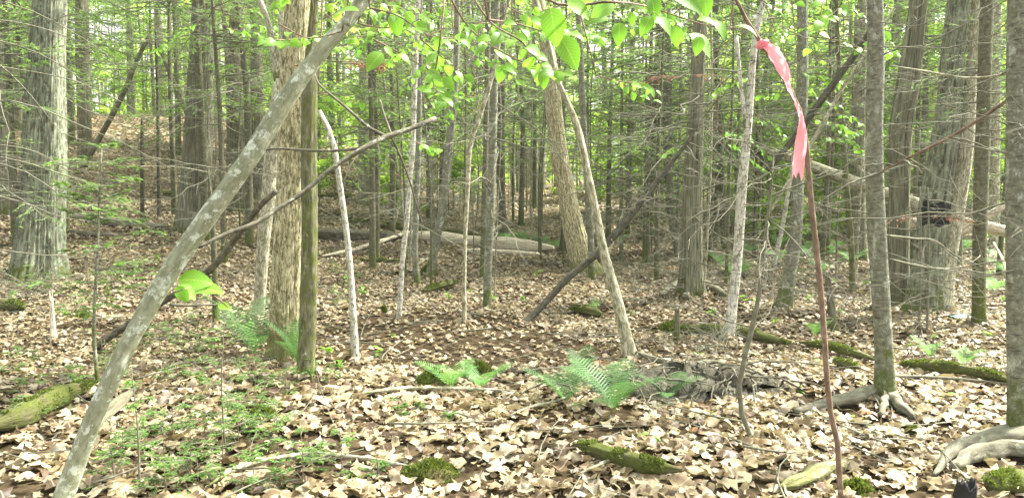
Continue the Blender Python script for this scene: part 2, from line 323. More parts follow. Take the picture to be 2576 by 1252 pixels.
def leaf_litter():
    rng = np.random.default_rng(5); mb = MB()
    def lobed(n, lobes, width, depth, ph):
        out = []
        for y in np.linspace(0, 1, n):
            env = width * math.sin(math.pi * min(1, (y + .06) ** .85)) ** .7 if y < .99 else .01
            out.append((y, max(.012, env * (1 - depth * (.5 + .5 * math.cos(2 * math.pi * lobes * y + ph))) if y > .14 else .014)))
        return out
    T = []
    for prof in (lobed(21, 3.3, .40, .52, .8), lobed(19, 2.3, .46, .56, 1.7), lobed(23, 4.2, .34, .45, .3), lobed(9, 1, .28, .0, 0), lobed(19, 3, .46, .45, 2.6)):
        for k in range(4):
            V, Fs = strip(prof, fold=rng.uniform(-.2, .28), curl=rng.uniform(-.3, .55)); V = V.copy()
            V[:, 2] += .07 * np.sin(V[:, 0] * 9 + k) + .07 * np.sin(V[:, 1] * 8 + k * 2); V[:, 0] += .10 * np.sin(V[:, 1] * 3 + k); V[:, 0] *= rng.uniform(.8, 1.15)
            V[:, 2] -= V[:, 2].min() * .5; V[:, 1] -= .5; T.append((V, Fs))
    far = []
    for k in range(4): far.append(strip([(0, .1), (.35, .4), (.7, .3), (1, .05)], fold=rng.uniform(-.3, .5), curl=rng.uniform(0, 1)))
    def layer(n, y0, y1, s0, s1, lift, tilt, TT):
        x, y = sample(rng, n, y0, y1); ok = keep(x, y, rng); x, y = x[ok], y[ok]; n = len(x); k = rng.integers(0, len(TT), n); nr = terrain_normal(x, y)
        for j, (V, Fs) in enumerate(TT):
            q = k == j; m = int(q.sum()); X, Y, Z = frames(rng, m, nr[q], tilt)
            s = rng.uniform(s0, s1, m); s = np.where(rng.random(m) < .25, s * .6, s)
            scatter(mb, V, Fs, np.stack([x[q], y[q], H(x[q], y[q]) + rng.uniform(0, lift, m)], -1), X, Y, Z, s)
    layer(9200, 2.2, 6.2, .065, .16, .03, .16, T); layer(42000, 5.8, 13, .042, .105, .03, .19, T)
    layer(9000, 2.2, 7, .02, .05, .04, .6, far); layer(90000, 12, 25, .05, .11, .035, .28, far); layer(60000, 24, 46, .10, .20, .05, .30, far)
    for fx, fy, fr in FEET:
        n = int(26 + fr * 260); a = rng.uniform(0, 2 * np.pi, n); d = fr + np.abs(rng.normal(0, .07 + fr * .4, n)); x = fx + np.cos(a) * d; y = fy + np.sin(a) * d
        z = H(x, y) + .015 + .07 * np.exp(-(d - fr) / .07) * rng.random(n); nn = nrm(np.stack([np.cos(a) * np.exp(-(d - fr) / .08), np.sin(a) * np.exp(-(d - fr) / .08), np.ones(n)], -1)); k = rng.integers(0, len(T), n)
        for j in range(len(T)):
            q = k == j
            if q.any(): X, Y, Z = frames(rng, int(q.sum()), nn[q], .3); scatter(mb, *T[j], np.stack([x[q], y[q], z[q]], -1), X, Y, Z, rng.uniform(.05, .12, int(q.sum())))
    tag(mb.build('leaf_litter', M_litter, smooth=True), 'pale brown dead leaves covering the whole forest floor', 'leaf litter', kind='stuff')
def twig_litter():
    rng = np.random.default_rng(9); mb = MB(); n = 2600; x, y = sample(rng, n, 2.6, 26)
    a = rng.uniform(0, np.pi, n); L = rng.uniform(.12, .9, n) * np.where(rng.random(n) < .2, 1.8, 1); K = 5; t = np.linspace(-.5, .5, K)
    bend = rng.normal(0, .12, n); d = np.stack([np.cos(a), np.sin(a)], -1); pn = np.stack([-d[:, 1], d[:, 0]], -1)
    xy = np.stack([x, y], -1)[:, None] + d[:, None] * (t[None, :, None] * L[:, None, None]) + pn[:, None] * ((t ** 2)[None, :, None] * (bend * L)[:, None, None] * 2)
    z = H(xy[..., 0], xy[..., 1]) + .03 + rng.uniform(0, .05, n)[:, None] + t[None] * rng.normal(0, .06, n)[:, None]
    r = rng.uniform(.0025, .008, n)[:, None] * (1 - .6 * (t + .5))[None]
    tubes(mb, np.concatenate([xy, z[..., None]], -1), r, 4)
    tag(mb.build('twig_litter', BK['twig']), 'thin dead twigs strewn over the fallen leaves', 'twigs', kind='stuff')

# ------------------------------------------------------------ branch and foliage generators
def branch_paths(rng, p0, az, elev, L, bend, K=7, wob=.05):
    """N branches: start points p0 (N,3)"""
    N = len(p0); t = np.linspace(0, 1, K)[None, :, None]
    d = np.stack([np.cos(az) * np.cos(elev), np.sin(az) * np.cos(elev), np.sin(elev)], -1)[:, None]
    side = np.stack([-np.sin(az), np.cos(az), 0 * az], -1)[:, None]
    wb = np.cumsum(rng.normal(0, wob, (N, K, 2)), axis=1); wb[:, 0] = 0
    P = p0[:, None] + d * t * L[:, None, None] + np.array([0, 0, 1.]) * (bend * L)[:, None, None] * t ** 2
    P = P + side * (wb[..., :1] * L[:, None, None] * .35) + np.array([0, 0, 1.]) * (wb[..., 1:] * L[:, None, None] * .25)
    return P
def side_twigs(rng, P, L, n, frac=(.25, .5), t0=.2, ang=(.6, 1.1), flat=.25):
    """n twigs per branch; returns paths (M,K,3), lengths"""
    N, K, _ = P.shape; tt = rng.uniform(t0, .98, (N, n)); i = np.minimum((tt * (K - 1)).astype(int), K - 2); f = (tt * (K - 1) - i)[..., None]
    r = np.arange(N)[:, None]; A, B = P[r, i], P[r, i + 1]; base = A * (1 - f) + B * f; T = nrm(B - A)
    up = np.array([0, 0, 1.]); S = nrm(np.cross(T, up)); sg = np.where(rng.random((N, n, 1)) < .5, -1, 1)
    a = rng.uniform(*ang, (N, n, 1)); d = nrm(T * np.cos(a) + S * sg * np.sin(a) + up * rng.normal(0, flat, (N, n, 1)))
    l = L[:, None] * rng.uniform(*frac, (N, n)) * (1.1 - tt * .75)
    base = base.reshape(-1, 3); d = d.reshape(-1, 3); l = l.ravel(); k = np.linspace(0, 1, 4)[None, :, None]
    q = base[:, None] + d[:, None] * k * l[:, None, None] + up * (rng.normal(-.05, .12, len(l)) * l)[:, None, None] * k ** 2 + T.reshape(-1, 3)[:, None] * (.15 * l)[:, None, None] * k ** 2
    return q, l
class Axis:
    def __init__(s, P, r): s.P = P; s.r = r; s.L = np.concatenate([[0], np.cumsum(np.linalg.norm(np.diff(P, axis=0), axis=1))])
    def at(s, h):
        return np.stack([np.interp(h, s.L, s.P[:, k]) for k in range(3)], -1), np.interp(h, s.L, s.r)
def dead_branches(mb, rng, ax, h0, h1, n, Lr, r=.005, sub=8, elev=(-.45, .4), az=None, bend=(-.35, .25), subr=.0018):
    h = rng.uniform(h0, h1, n); p, rr = ax.at(h); a = rng.uniform(0, 2 * np.pi, n) if az is None else rng.uniform(az[0], az[1], n)
    L = rng.uniform(*Lr, n) * np.where(rng.random(n) < .3, .45, 1)
    P = branch_paths(rng, p, a, rng.uniform(*elev, n), L, rng.uniform(*bend, n), 8, .07)
    R0 = r * rng.uniform(.6, 1.4, n) * np.sqrt(L / np.mean(L)); tubes(mb, P, R0[:, None] * np.linspace(1, .3, 8)[None], 5, False)
    if sub:
        q, l = side_twigs(rng, P, L, sub, (.12, .42)); tubes(mb, q, np.full((len(q), 1), subr) * np.linspace(1.2, .5, 4)[None], 3, False)
    return P, L
NEEDLE = (np.array([(-.5, 0, 0), (.5, 0, 0), (.35, 1, 0), (-.35, 1, 0)]), [np.array([(0, 1, 2, 3)])])
def sprays(mbf, mbt, rng, P, L, side=9, blade=(.035, .012), per=9, droop=-.12, tw=.0025, sp=.35):
    """flat feathery conifer sprays along branches"""
    q, l = side_twigs(rng, P, L, side, (.22, .48), .12, (.7, 1.1), .12)
    if mbt is not None: tubes(mbt, q, np.full((len(q), 1), tw) * np.linspace(1.1, .4, 4)[None], 3, False)
    allp = [q]; lens = [l]
    M = len(q); t = rng.uniform(.08, 1, (M, per)); i = np.minimum((t * 3).astype(int), 2); f = (t * 3 - i)[..., None]; rr = np.arange(M)[:, None]
    A, B = q[rr, i], q[rr, i + 1]; pos = (A * (1 - f) + B * f).reshape(-1, 3); T = nrm(B - A).reshape(-1, 3)
    up = np.array([0, 0, 1.]); S = nrm(np.cross(T, up)); sg = np.where(rng.random((len(T), 1)) < .5, -1, 1)
    Yd = nrm(T * .8 + S * sg * rng.uniform(.3, 1.0, (len(T), 1)) + up * rng.normal(droop, sp * .4, (len(T), 1)))
    Z = nrm(up + rng.normal(0, sp, (len(T), 3))); X = nrm(np.cross(Yd, Z)); Z = np.cross(X, Yd)
    s = rng.uniform(.6, 1.4, len(T)); S3 = np.stack([blade[1] * s, blade[0] * s, blade[0] * s], -1)
    scatter(mbf, *NEEDLE, pos, X, Yd, Z, S3)
LEAF6 = strip([(0, .02), (.25, .26), (.6, .3), (1, .02)], fold=.25)
BLEAF = None
def _beech(serr=.022):
    p = []; ys = np.linspace(0, 1, 17)
    for i, y in enumerate(ys):
        h = .33 * math.sin(math.pi * min(1, y ** .82)) ** .8 * (1 - .15 * y) if 0 < y < 1 else .006
        p.append((y, h + (serr if i % 2 and 0 < y < 1 else 0)))
    return strip(p, fold=.22, curl=-.35)
BLEAF = _beech()
def leaf_cloud(mb, rng, centers, rad, n, size, tmpl=LEAF6, spread=.5, flatten=.5):
    c = centers[rng.integers(0, len(centers), n)]; o = rng.normal(0, 1, (n, 3)) * rad * np.array([1, 1, flatten]); X, Y, Z = frames(rng, n, np.array([0, 0, 1.]), spread)
    scatter(mb, *tmpl, c + o, X, Y, Z, rng.uniform(size[0], size[1], n))

# ------------------------------------------------------------ trees placed from the photograph
FEET = []
LAND = []      # (px, phrase)
def axis_from(pts, lean=0.0, Y=None, n=None, ext=0, under=.12, depth=None):
    """pts: (px, py, width) from the foot up.  First point stands on the ground."""
    g = ground(pts[0][0], pts[0][1]); Y0 = g[1] if Y is None else Y; P = []
    for i, q in enumerate(pts):
        d = Y0 + (lean * i / (len(pts) - 1)) if depth is None else depth[i]
        P.append([*pt(q[0], q[1], d), wpx(q[2], d) / 2 * oa(q[0])])
    P = np.array(P)
    if ext:
        d = nrm(P[-1, :3] - P[-2, :3]) * .7 + np.array([0, 0, .3]); P = np.vstack([P, [*(P[-1, :3] + d * ext), P[-1, 3] * .35]])
    if under and Y is None:
        d = nrm(P[1, :3] - P[0, :3]); P[0, :3] -= d * under
    n = n or max(10, min(70, int(np.linalg.norm(P[-1, :3] - P[0, :3]) / .14)))
    Q = interp(P, n); Q[:, 3] = np.maximum(Q[:, 3], .002); return Q
def placed(name, label, cat, pts, bk, lean=0., furrow=None, ext=2.5, flare=None, rough=.04, seg=None, br=None, group=None, Y=None, land=None, seed=0, roots=None, fol=None, forks=None, depth=None, under=.12, bkb=None):
    rng = np.random.default_rng(seed + int(pts[0][0]) * 7 + int(pts[0][1])); A = axis_from(pts, lean, Y, ext=ext, depth=depth, under=under, n=90 if furrow else None)
    base = A[0, :3].copy(); rm = A[:, 3].mean(); seg = seg or (36 if rm > .12 else 24 if rm > .05 else 12 if rm > .015 else 8)
    mb = MB(); tubes(mb, A[:, :3], A[:, 3], seg if not furrow else 150, True, rough, rng, flare or ((.4, .10, 3, seed + pts[0][0]) if cat == 'tree' and Y is None else None), furrow)
    if Y is None: FEET.append((base[0], base[1], A[1, 3] * 1.2))
    if land: LAND.append((pts[0][0], land))
    multi = br or roots or fol or forks; root = None
    if multi:
        root = tag(empty(name, base), label, cat, group)
        mb.build('trunk', BK[bk], root, origin=base)
    else:
        return tag(mb.build(name, BK[bk], origin=base), label, cat, group), A
    if forks:
        for fk in forks:
            d0 = A[0, 1] if Y is None else Y
            Q = np.array([[*pt(a, b, c2[3] if len(c2) > 3 else d0 + lean * .5), wpx(c, d0) / 2] for (a, b, c, *_), c2 in zip(fk, fk)])
            Q = interp(Q, 14); m2 = MB(); tubes(m2, Q[:, :3], Q[:, 3], 10, True, .04, rng); m2.build('limb', BK[bk], root, origin=base)
    if roots:
        for rt in roots:
            Q = []
            for a, b, c in rt:
                g = ground(a, b); Q.append([g[0], g[1], g[2] + .035 + wpx(c, g[1]) * .3, wpx(c, g[1]) / 2])
                Q[-1][2] += .015
            Q = interp(Q, 20); Q[:, 2] -= .012; Q[:, :2] += np.stack([np.sin(np.arange(20) * .9), np.cos(np.arange(20) * 1.3)], -1) * Q[:, 3:4] * .22; OBST.extend((q[0], q[1], q[3] * 1.1) for q in interp(Q, 40)); m2 = MB(); tubes(m2, Q[:, :3], Q[:, 3], 12, True, .11, rng); m2.build('root', BK['root'], root, origin=base)
    ax = Axis(A[:, :3], A[:, 3])
    if br:
        m2 = MB()
        for b in (br if isinstance(br, list) else [br]): dead_branches(m2, rng, ax, *b[:4], **(b[4] if len(b) > 4 else {}))
        m2.build('dead_branches', BK[bkb or 'twig'], root, origin=base)
    if fol:
        mf, mt = MB(), MB()
        for (h0, h1, n, Lr, kw) in fol:
            kw = dict(kw); azr = kw.pop('az', (0, 2 * np.pi)); h = rng.uniform(h0, h1, n); p, _ = ax.at(h); L = rng.uniform(*Lr, n)
            P = branch_paths(rng, p, rng.uniform(*azr, n), rng.uniform(-.15, .3, n), L, rng.uniform(-.35, -.05, n)); tubes(mt, P, .007 * np.linspace(1, .3, 7)[None].repeat(n, 0), 4, False)
            sprays(mf, mt, rng, P, L, **kw)
        mt.build('live_branches', BK['twig'], root, origin=base); mf.build('needles', M_needle, root, origin=base, smooth=False)
    return root, A
TW = dict(sub=9, r=.0042, subr=.0018)
# --- near and middle trunks, left to right
placed('oak_tree', 'huge furrowed grey oak trunk with mossy spreading foot at the far left', 'tree', [(100, 700, 150), (103, 600, 132), (106, 500, 124), (110, 380, 116), (114, 250, 104), (119, 120, 94), (126, 0, 88)], 'oak', ext=4, flare=(.55, .35, 4, .5), rough=.035, seg=56, furrow=(.08, 34), land='the huge oak',
       br=[(1.0, 6, 16, (.8, 1.8), dict(sub=8, r=.008))])
placed('leaning_tree', 'slim grey trunk with pale lichen patches leaning steeply across the left foreground', 'tree', [(118, 1345, 60), (165, 1235, 57), (240, 1040, 52), (330, 850, 50), (430, 680, 50), (540, 520, 51), (640, 380, 49), (720, 250, 46), (790, 150, 40), (860, 70, 34), (925, 0, 24)], 'lean', lean=.5, ext=.8, rough=.035, seg=28,
       forks=[[(868, 62, 26), (890, 20, 20), (925, -30, 16)]], land='the lichened leaning trunk')
placed('double_tree', 'straight pale flaky barked trunk, thicker left stem of the near pair', 'tree', [(712, 905, 92), (716, 860, 80), (722, 700, 80), (733, 500, 78), (738, 300, 74), (742, 150, 70), (750, 0, 62)], 'flaky', ext=3, flare=(.25, .2, 3, 1), rough=.03, furrow=(.05, 26), land='the pale flaky trunk',
       br=[(1.2, 2.6, 5, (.3, .8), dict(sub=6))])
placed('mossy_tree', 'narrow trunk coated in dark green moss just right of the pale flaky trunk', 'tree', [(768, 955, 50), (772, 880, 42), (776, 780, 42), (779, 600, 41), (777, 400, 40), (780, 200, 36), (786, 80, 24), (792, 0, 20)], 'mossy', ext=2.5, rough=.05, seg=28, land='the mossy narrow trunk')
placed('beech_tree', 'pale curved stem forking near the top behind the pale flaky trunk', 'tree', [(648, 805, 36), (655, 740, 30), (664, 600, 34), (678, 470, 38), (690, 360, 42), (700, 280, 44), (708, 200, 34)], 'pale', ext=0, seg=20, forks=[[(706, 215, 30), (688, 120, 18), (672, 50, 14), (650, -10, 12)], [(709, 205, 34), (716, 130, 26), (712, 60, 22), (700, -10, 20)]], land='the forked pale stem')
placed('pine_tree', 'broad brown-grey trunk at the left frame edge behind the huge oak', 'tree', [(20, 540, 75), (14, 420, 58), (8, 250, 50), (4, 0, 44)], 'grey', ext=4, flare=(.4, .3, 3, 0), br=(1, 8, 22, (.8, 2), TW), land='the left edge trunk')
placed('spruce_tree', 'thick brown-grey furrowed trunk standing on the leafy hillside', 'tree', [(488, 585, 100), (490, 520, 88), (496, 400, 78), (502, 250, 68), (508, 100, 60), (512, 0, 54)], 'grey', ext=4, flare=(.3, .3, 3, 2), rough=.03, furrow=(.10, 28), br=[(.4, 7.5, 120, (.6, 1.9), dict(sub=11, r=.007))], land='the thick hillside trunk',
       fol=[(4.2, 8, 12, (1, 2), {}), ])
placed('fir_tree', 'slender dark trunk close in front of the thick hillside trunk', 'tree', [(520, 610, 22), (512, 450, 19), (505, 280, 18), (497, 100, 17), (492, 0, 16)], 'firdark', ext=3, br=[(.5, 5.5, 55, (.5, 1.4), TW)], fol=[(3.2, 5.5, 9, (.6, 1.3), {})])
placed('hillside_sapling', 'thin bare dark stem on the leafy slope, left of its pair', 'sapling', [(358, 572, 12), (358, 460, 11), (357, 330, 8)], 'dead', ext=.3, br=(.8, 3, 9, (.3, .8), dict(sub=5)))
placed('hillside_sapling', 'thin bare dark stem on the leafy slope, right of its pair', 'sapling', [(400, 552, 11), (399, 400, 10), (396, 220, 8), (392, 100, 6)], 'dead', ext=.3, br=(.8, 4.5, 16, (.3, .9), dict(sub=5)))
placed('pine_tree', 'dark straight trunk on the slope right of the huge oak', 'tree', [(214, 418, 40), (212, 300, 36), (208, 120, 36), (206, 0, 34)], 'brown', ext=4, br=(1.5, 8, 16, (.8, 2), TW), fol=[(3, 9, 16, (1.2, 2.4), {})], land='the dark slope trunk')
placed('dead_pole', 'brown dead pole leaning to the right on the slope beside the oak', 'dead tree', [(205, 425, 16), (240, 365, 15), (310, 235, 14), (345, 150, 12), (378, 85, 10)], 'brown', ext=0)
placed('dead_pole', 'brown dead pole leaning left over the hill crest', 'dead tree', [(545, 500, 12), (490, 330, 14), (455, 250, 14), (425, 180, 12), (400, 110, 9)], 'brown', ext=0)
placed('pine_tree', 'broad shaded trunk on the slope between hillside trunk and flaky trunk', 'tree', [(592, 530, 52), (594, 350, 46), (596, 150, 40), (598, 0, 36)], 'brown', ext=4, br=(.5, 7, 110, (.8, 2.2), TW), land='the broad shaded trunk')
placed('pine_tree', 'brown trunk on the slope seen just left of the forked pale stem', 'tree', [(645, 505, 38), (646, 350, 34), (645, 150, 30), (644, 0, 28)], 'brown', ext=4, br=(.5, 7, 90, (.8, 2), TW))
placed('fir_tree', 'small dark trunk behind the leaning trunk, left of the ferns', 'tree', [(545, 825, 20), (541, 720, 17), (537, 600, 15), (530, 500, 10), (524, 420, 6)], 'firdark', ext=0, br=(.3, 2.2, 26, (.4, 1.1), TW))
placed('birch_sapling', 'crooked whitish sapling snapped off at the top right of the mossy trunk', 'sapling', [(893, 912, 26), (892, 870, 20), (889, 790, 17), (878, 650, 16), (866, 540, 14), (850, 430, 14), (843, 380, 14), (826, 325, 13), (804, 278, 8)], 'white', ext=0, rough=.06, land='the snapped whitish sapling')
placed('birch_sapling', 'thin white birch stem with dark blotches, left of the boot-footed trunk', 'sapling', [(1003, 812, 15), (1006, 760, 13), (1014, 640, 13), (1024, 550, 13), (1031, 450, 13), (1038, 380, 13), (1042, 250, 13), (1046, 150, 13), (1052, 0, 12)], 'white', ext=2, rough=.05, land='the thin white birch')
placed('ribboned_sapling', 'very thin pale leaning sapling that carries the small pink ribbon', 'sapling', [(1022, 600, 9), (1012, 500, 8), (1003, 450, 8), (988, 350, 8), (976, 290, 7), (965, 200, 6), (950, 120, 5)], 'pale', ext=.3)
placed('fir_tree', 'narrow dark trunk immediately right of the thin white birch', 'tree', [(1052, 722, 20), (1045, 660, 16), (1046, 560, 14), (1053, 400, 13), (1056, 200, 12), (1058, 0, 10)], 'fir', ext=2.5, br=[(.5, 5.5, 45, (.4, 1.3), TW)])
placed('curved_foot_tree', 'grey-brown trunk with a swollen mossy boot-shaped foot', 'tree', [(1086, 702, 34), (1087, 672, 26), (1092, 630, 20), (1105, 570, 20), (1118, 480, 21), (1128, 380, 21), (1138, 300, 18), (1146, 200, 16), (1150, 0, 13)], 'fir', ext=2.5, flare=(.8, .14, 2, .3), br=[(1, 5.5, 28, (.5, 1.3), TW)], land='the boot-footed trunk')
placed('maple_sapling', 'smooth pale sapling with a bend halfway up, left of a grey conifer', 'sapling', [(1168, 825, 12), (1168, 700, 10), (1170, 600, 10), (1176, 480, 11), (1183, 362, 12), (1205, 300, 11), (1230, 220, 11), (1245, 165, 10), (1262, 70, 9), (1282, -10, 8)], 'pale', ext=1, br=[(2.5, 3.6, 4, (.3, .7), dict(sub=4))], land='the bent pale sapling')
placed('fir_tree', 'straight lichen-spotted conifer just right of the bent pale sapling', 'tree', [(1225, 785, 22), (1228, 650, 20), (1234, 550, 20), (1238, 400, 21), (1242, 250, 20), (1245, 100, 19), (1248, 0, 18)], 'fir', ext=3, br=[(.6, 5.5, 85, (.5, 1.7), dict(sub=10, r=.0055))], fol=[(2.6, 5.5, 12, (.7, 1.6), {})], land='the lichen-spotted conifer')
placed('fir_tree', 'dim narrow trunk touching the lichen-spotted conifer on its left', 'tree', [(1214, 705, 16), (1217, 550, 15), (1222, 350, 14), (1228, 0, 12)], 'firdark', ext=3, br=[(.6, 6.5, 40, (.5, 1.5), TW)])
placed('maple_tree', 'brown trunk with yellow-mossed foot above the ferns by the bleached log', 'tree', [(1266, 600, 30), (1262, 520, 22), (1260, 400, 20), (1262, 200, 17), (1264, 0, 15)], 'brown', ext=4, flare=(.6, .2, 3, 0), br=(1, 9, 60, (.8, 2), TW))
placed('dead_sapling', 'hair-thin pale stem left of the large leaning pale trunk', 'sapling', [(1336, 625, 7), (1336, 500, 7), (1338, 360, 6), (1338, 200, 5)], 'pale', ext=.5)
placed('maple_tree', 'large pale trunk leaning left with rough furrowed bark mid picture', 'tree', [(1478, 690, 92), (1466, 660, 66), (1442, 570, 55), (1422, 470, 48), (1406, 380, 43), (1395, 290, 41), (1388, 200, 39), (1372, 90, 34), (1355, 0, 30)], 'flaky', ext=4, flare=(.25, .3, 3, 0), rough=.03, furrow=(.05, 24), land='the large leaning pale trunk')
placed('bent_tree', 'slim grey-white bent trunk crossing in front of the dark leaning pole', 'tree', [(1588, 905, 42), (1578, 860, 32), (1558, 780, 28), (1540, 715, 26), (1520, 640, 24), (1500, 540, 20), (1475, 420, 18), (1452, 320, 16), (1420, 240, 14), (1398, 190, 13), (1375, 90, 14), (1348, 0, 12)], 'pale', ext=1.5, rough=.07, seg=20, flare=(.5, .08, 3, 0), land='the bent grey-white trunk')
placed('fir_tree', 'slim dark grey trunk directly behind the bent grey-white trunk', 'tree', [(1488, 712, 18), (1486, 600, 17), (1480, 480, 17), (1470, 350, 16), (1463, 200, 15), (1456, 50, 14), (1452, -10, 13)], 'fir', ext=2.5, br=[(.8, 5.5, 45, (.5, 1.5), TW)], land='the slim dark grey trunk')
placed('cedar_tree', 'straight grey furrowed trunk flaring into wide mossy roots', 'tree', [(1738, 748, 82), (1738, 700, 62), (1740, 600, 54), (1743, 450, 48), (1750, 300, 42), (1757, 150, 36), (1763, 0, 32)], 'grey', ext=4, flare=(.45, .22, 4, 1), rough=.03, furrow=(.10, 26), land='the straight grey root-flared trunk',
       br=[(.3, 4.6, 110, (.6, 2.0), dict(sub=11, r=.007))], roots=[[(1720, 730, 34), (1690, 738, 24), (1662, 752, 10)], [(1760, 730, 34), (1795, 742, 24), (1825, 752, 10)], [(1735, 735, 30), (1725, 760, 18)]])
placed('fir_tree', 'dark curving trunk just left of the straight grey root-flared trunk', 'tree', [(1712, 655, 26), (1702, 600, 23), (1690, 540, 22), (1683, 450, 22), (1680, 350, 23), (1680, 200, 21), (1678, 60, 18)], 'fir', ext=3, br=[(1, 6.5, 60, (.6, 2), TW)], fol=[(2.6, 5, 13, (.8, 1.7), {})])
placed('pine_tree', 'yellowish brown mid-distance trunk above the dark leaning pole', 'tree', [(1628, 640, 24), (1632, 540, 23), (1638, 400, 20), (1648, 250, 16), (1655, 100, 13)], 'brown', ext=3, br=[(1, 7, 60, (.6, 2), TW)], fol=[(2.4, 5, 14, (.9, 2.0), {})], land='the yellowish brown trunk')
placed('fir_tree', 'thin dark conifer stem amid green sprays, right of the far log pile', 'tree', [(1578, 600, 13), (1582, 400, 12), (1588, 200, 11), (1592, 0, 9)], 'firdark', ext=3, br=[(.5, 7, 50, (.5, 1.8), TW)], fol=[(2.2, 5, 16, (.8, 1.9), {})])
placed('paper_birch', 'white birch trunk with dark patches beside a mossy log', 'tree', [(1830, 858, 36), (1836, 820, 29), (1846, 740, 26), (1856, 640, 26), (1862, 540, 26), (1868, 450, 25), (1879, 350, 21), (1887, 250, 19), (1894, 150, 18), (1908, 50, 16), (1925, -10, 14)], 'white', ext=2, flare=(.4, .12, 3, 0), forks=[[(1880, 350, 12), (1868, 250, 11), (1858, 160, 10), (1852, 90, 9)]], land='the white birch', br=[(1.3, 3.4, 24, (.5, 1.5), TW)])
placed('fir_tree', 'thin dark straight trunk between root-flared trunk and white birch', 'tree', [(1822, 640, 17), (1818, 500, 16), (1810, 300, 14), (1800, 100, 12), (1797, 0, 11)], 'firdark', ext=3, br=[(.8, 7, 60, (.5, 1.8), TW)], fol=[(2.2, 4, 9, (.7, 1.6), {})])
placed('dead_sapling', 'wavy bare sapling curving from the leaves right of the white birch', 'sapling', [(1898, 1118, 14), (1882, 1085, 14), (1866, 1040, 14), (1860, 960, 14), (1876, 890, 14), (1898, 800, 13), (1912, 730, 12), (1922, 640, 10), (1932, 540, 9), (1942, 450, 6), (1946, 390, 4)], 'twig', ext=0, rough=.08, br=[(.6, 2.0, 26, (.25, .9), TW)], land='the wavy bare sapling')
placed('maple_tree', 'smooth grey trunk curving at its mossy foot behind the ribboned stem', 'tree', [(1965, 782, 56), (1974, 750, 40), (1986, 690, 34), (2000, 600, 33), (2006, 480, 32), (2011, 350, 30), (2019, 200, 28), (2018, 0, 26)], 'fir', ext=3, flare=(.5, .15, 3, .4), br=[(1.2, 4.5, 30, (.5, 1.4), TW)], land='the grey mossy-footed trunk')
placed('birch_sapling', 'leaning whitish thin stem left of the grey mossy-footed trunk', 'sapling', [(1940, 700, 13), (1952, 640, 13), (1966, 580, 12), (1980, 500, 10), (1995, 400, 8)], 'white', ext=.3)
placed('fir_tree', 'thin moss-streaked conifer left of the dark lichened near trunk', 'tree', [(2146, 745, 18), (2144, 680, 16), (2139, 580, 16), (2130, 470, 15), (2120, 330, 13), (2112, 200, 12), (2104, 0, 10)], 'mossy', ext=2.5, br=[(.8, 4.5, 50, (.5, 1.5), TW)], fol=[(2.2, 4.5, 12, (.6, 1.5), {})], land='the thin moss-streaked conifer')
placed('maple_tree', 'broad shaded trunk partly hidden left of the dark lichened near trunk', 'tree', [(2163, 660, 42), (2160, 560, 38), (2158, 430, 37), (2160, 250, 35), (2166, 0, 30)], 'grey', ext=4, br=(1, 8, 30, (.6, 1.8), TW))
placed('fir_tree', 'dark lichen-dotted near trunk with two big roots above the leaves', 'tree', [(2226, 1012, 76), (2226, 975, 60), (2224, 900, 51), (2216, 750, 48), (2207, 600, 48), (2200, 450, 46), (2200, 300, 44), (2204, 150, 44), (2202, 0, 42)], 'fir', ext=2.5, flare=(.35, .07, 3, 2.5), rough=.025, seg=36, land='the dark lichened near trunk',
       br=[(.7, 3.4, 34, (.4, 1.4), dict(sub=6, r=.0035, subr=.0015))], roots=[[(2222, 1000, 40), (2160, 1018, 34), (2080, 1035, 26), (2000, 1052, 14)], [(2236, 1008, 34), (2262, 1040, 28), (2300, 1068, 16)], [(2228, 1020, 26), (2215, 1060, 12)]])
placed('maple_tree', 'thick moss-sided trunk just right of the dark lichened near trunk', 'tree', [(2262, 775, 78), (2260, 720, 62), (2260, 600, 57), (2262, 450, 54), (2266, 320, 58), (2285, 210, 60), (2300, 100, 50), (2312, 0, 46)], 'grey', ext=4, flare=(.4, .2, 3, 0), rough=.05, furrow=(.08, 26), br=[(1, 5, 28, (.6, 1.6), TW)], land='the moss-sided trunk')
_yl = placed('basswood_tree', 'left, thicker stem of the twin trunk with a charred hollow', 'tree', [(2325, 785, 122), (2332, 740, 98), (2340, 620, 84), (2350, 510, 78), (2372, 390, 74), (2388, 270, 66), (2398, 130, 60), (2410, 0, 56)], 'oak', ext=4, flare=(.3, .25, 4, .5), rough=.04, furrow=(.06, 28), land='the charred twin trunk', fol=[(2.5, 3.3, 5, (.5, 1.0), dict(az=(3.4, 5.9), blade=(.02, .005), per=18)), (4, 7, 8, (1, 2), {})], br=[(1, 4.5, 24, (.6, 1.6), TW)])
placed('basswood_tree', 'right whitish stem of the twin trunk leaning outward', 'tree', [(2362, 785, 70), (2368, 740, 60), (2386, 620, 52), (2408, 500, 48), (2428, 370, 44), (2440, 230, 34), (2450, 100, 28), (2456, 0, 24)], 'pale', ext=3, flare=(.3, .2, 3, 0), rough=.04, seg=30, br=[(1, 4.5, 18, (.6, 1.4), TW)])
placed('fir_tree', 'upright dark brown mossy conifer between twin trunk and right edge', 'tree', [(2462, 822, 46), (2462, 780, 37), (2464, 600, 38), (2468, 450, 40), (2474, 300, 38), (2478, 150, 36), (2483, 0, 34)], 'firdark', ext=3, flare=(.4, .1, 3, 0), br=[(.7, 4.6, 42, (.5, 1.5), dict(sub=8, r=.004, subr=.0016))], fol=[(2.2, 3.2, 4, (.5, 1.0), dict(az=(2.6, 4.2), blade=(.02, .005), per=18)), (3.6, 5.5, 12, (.6, 1.4), {})], land='the dark brown mossy conifer')
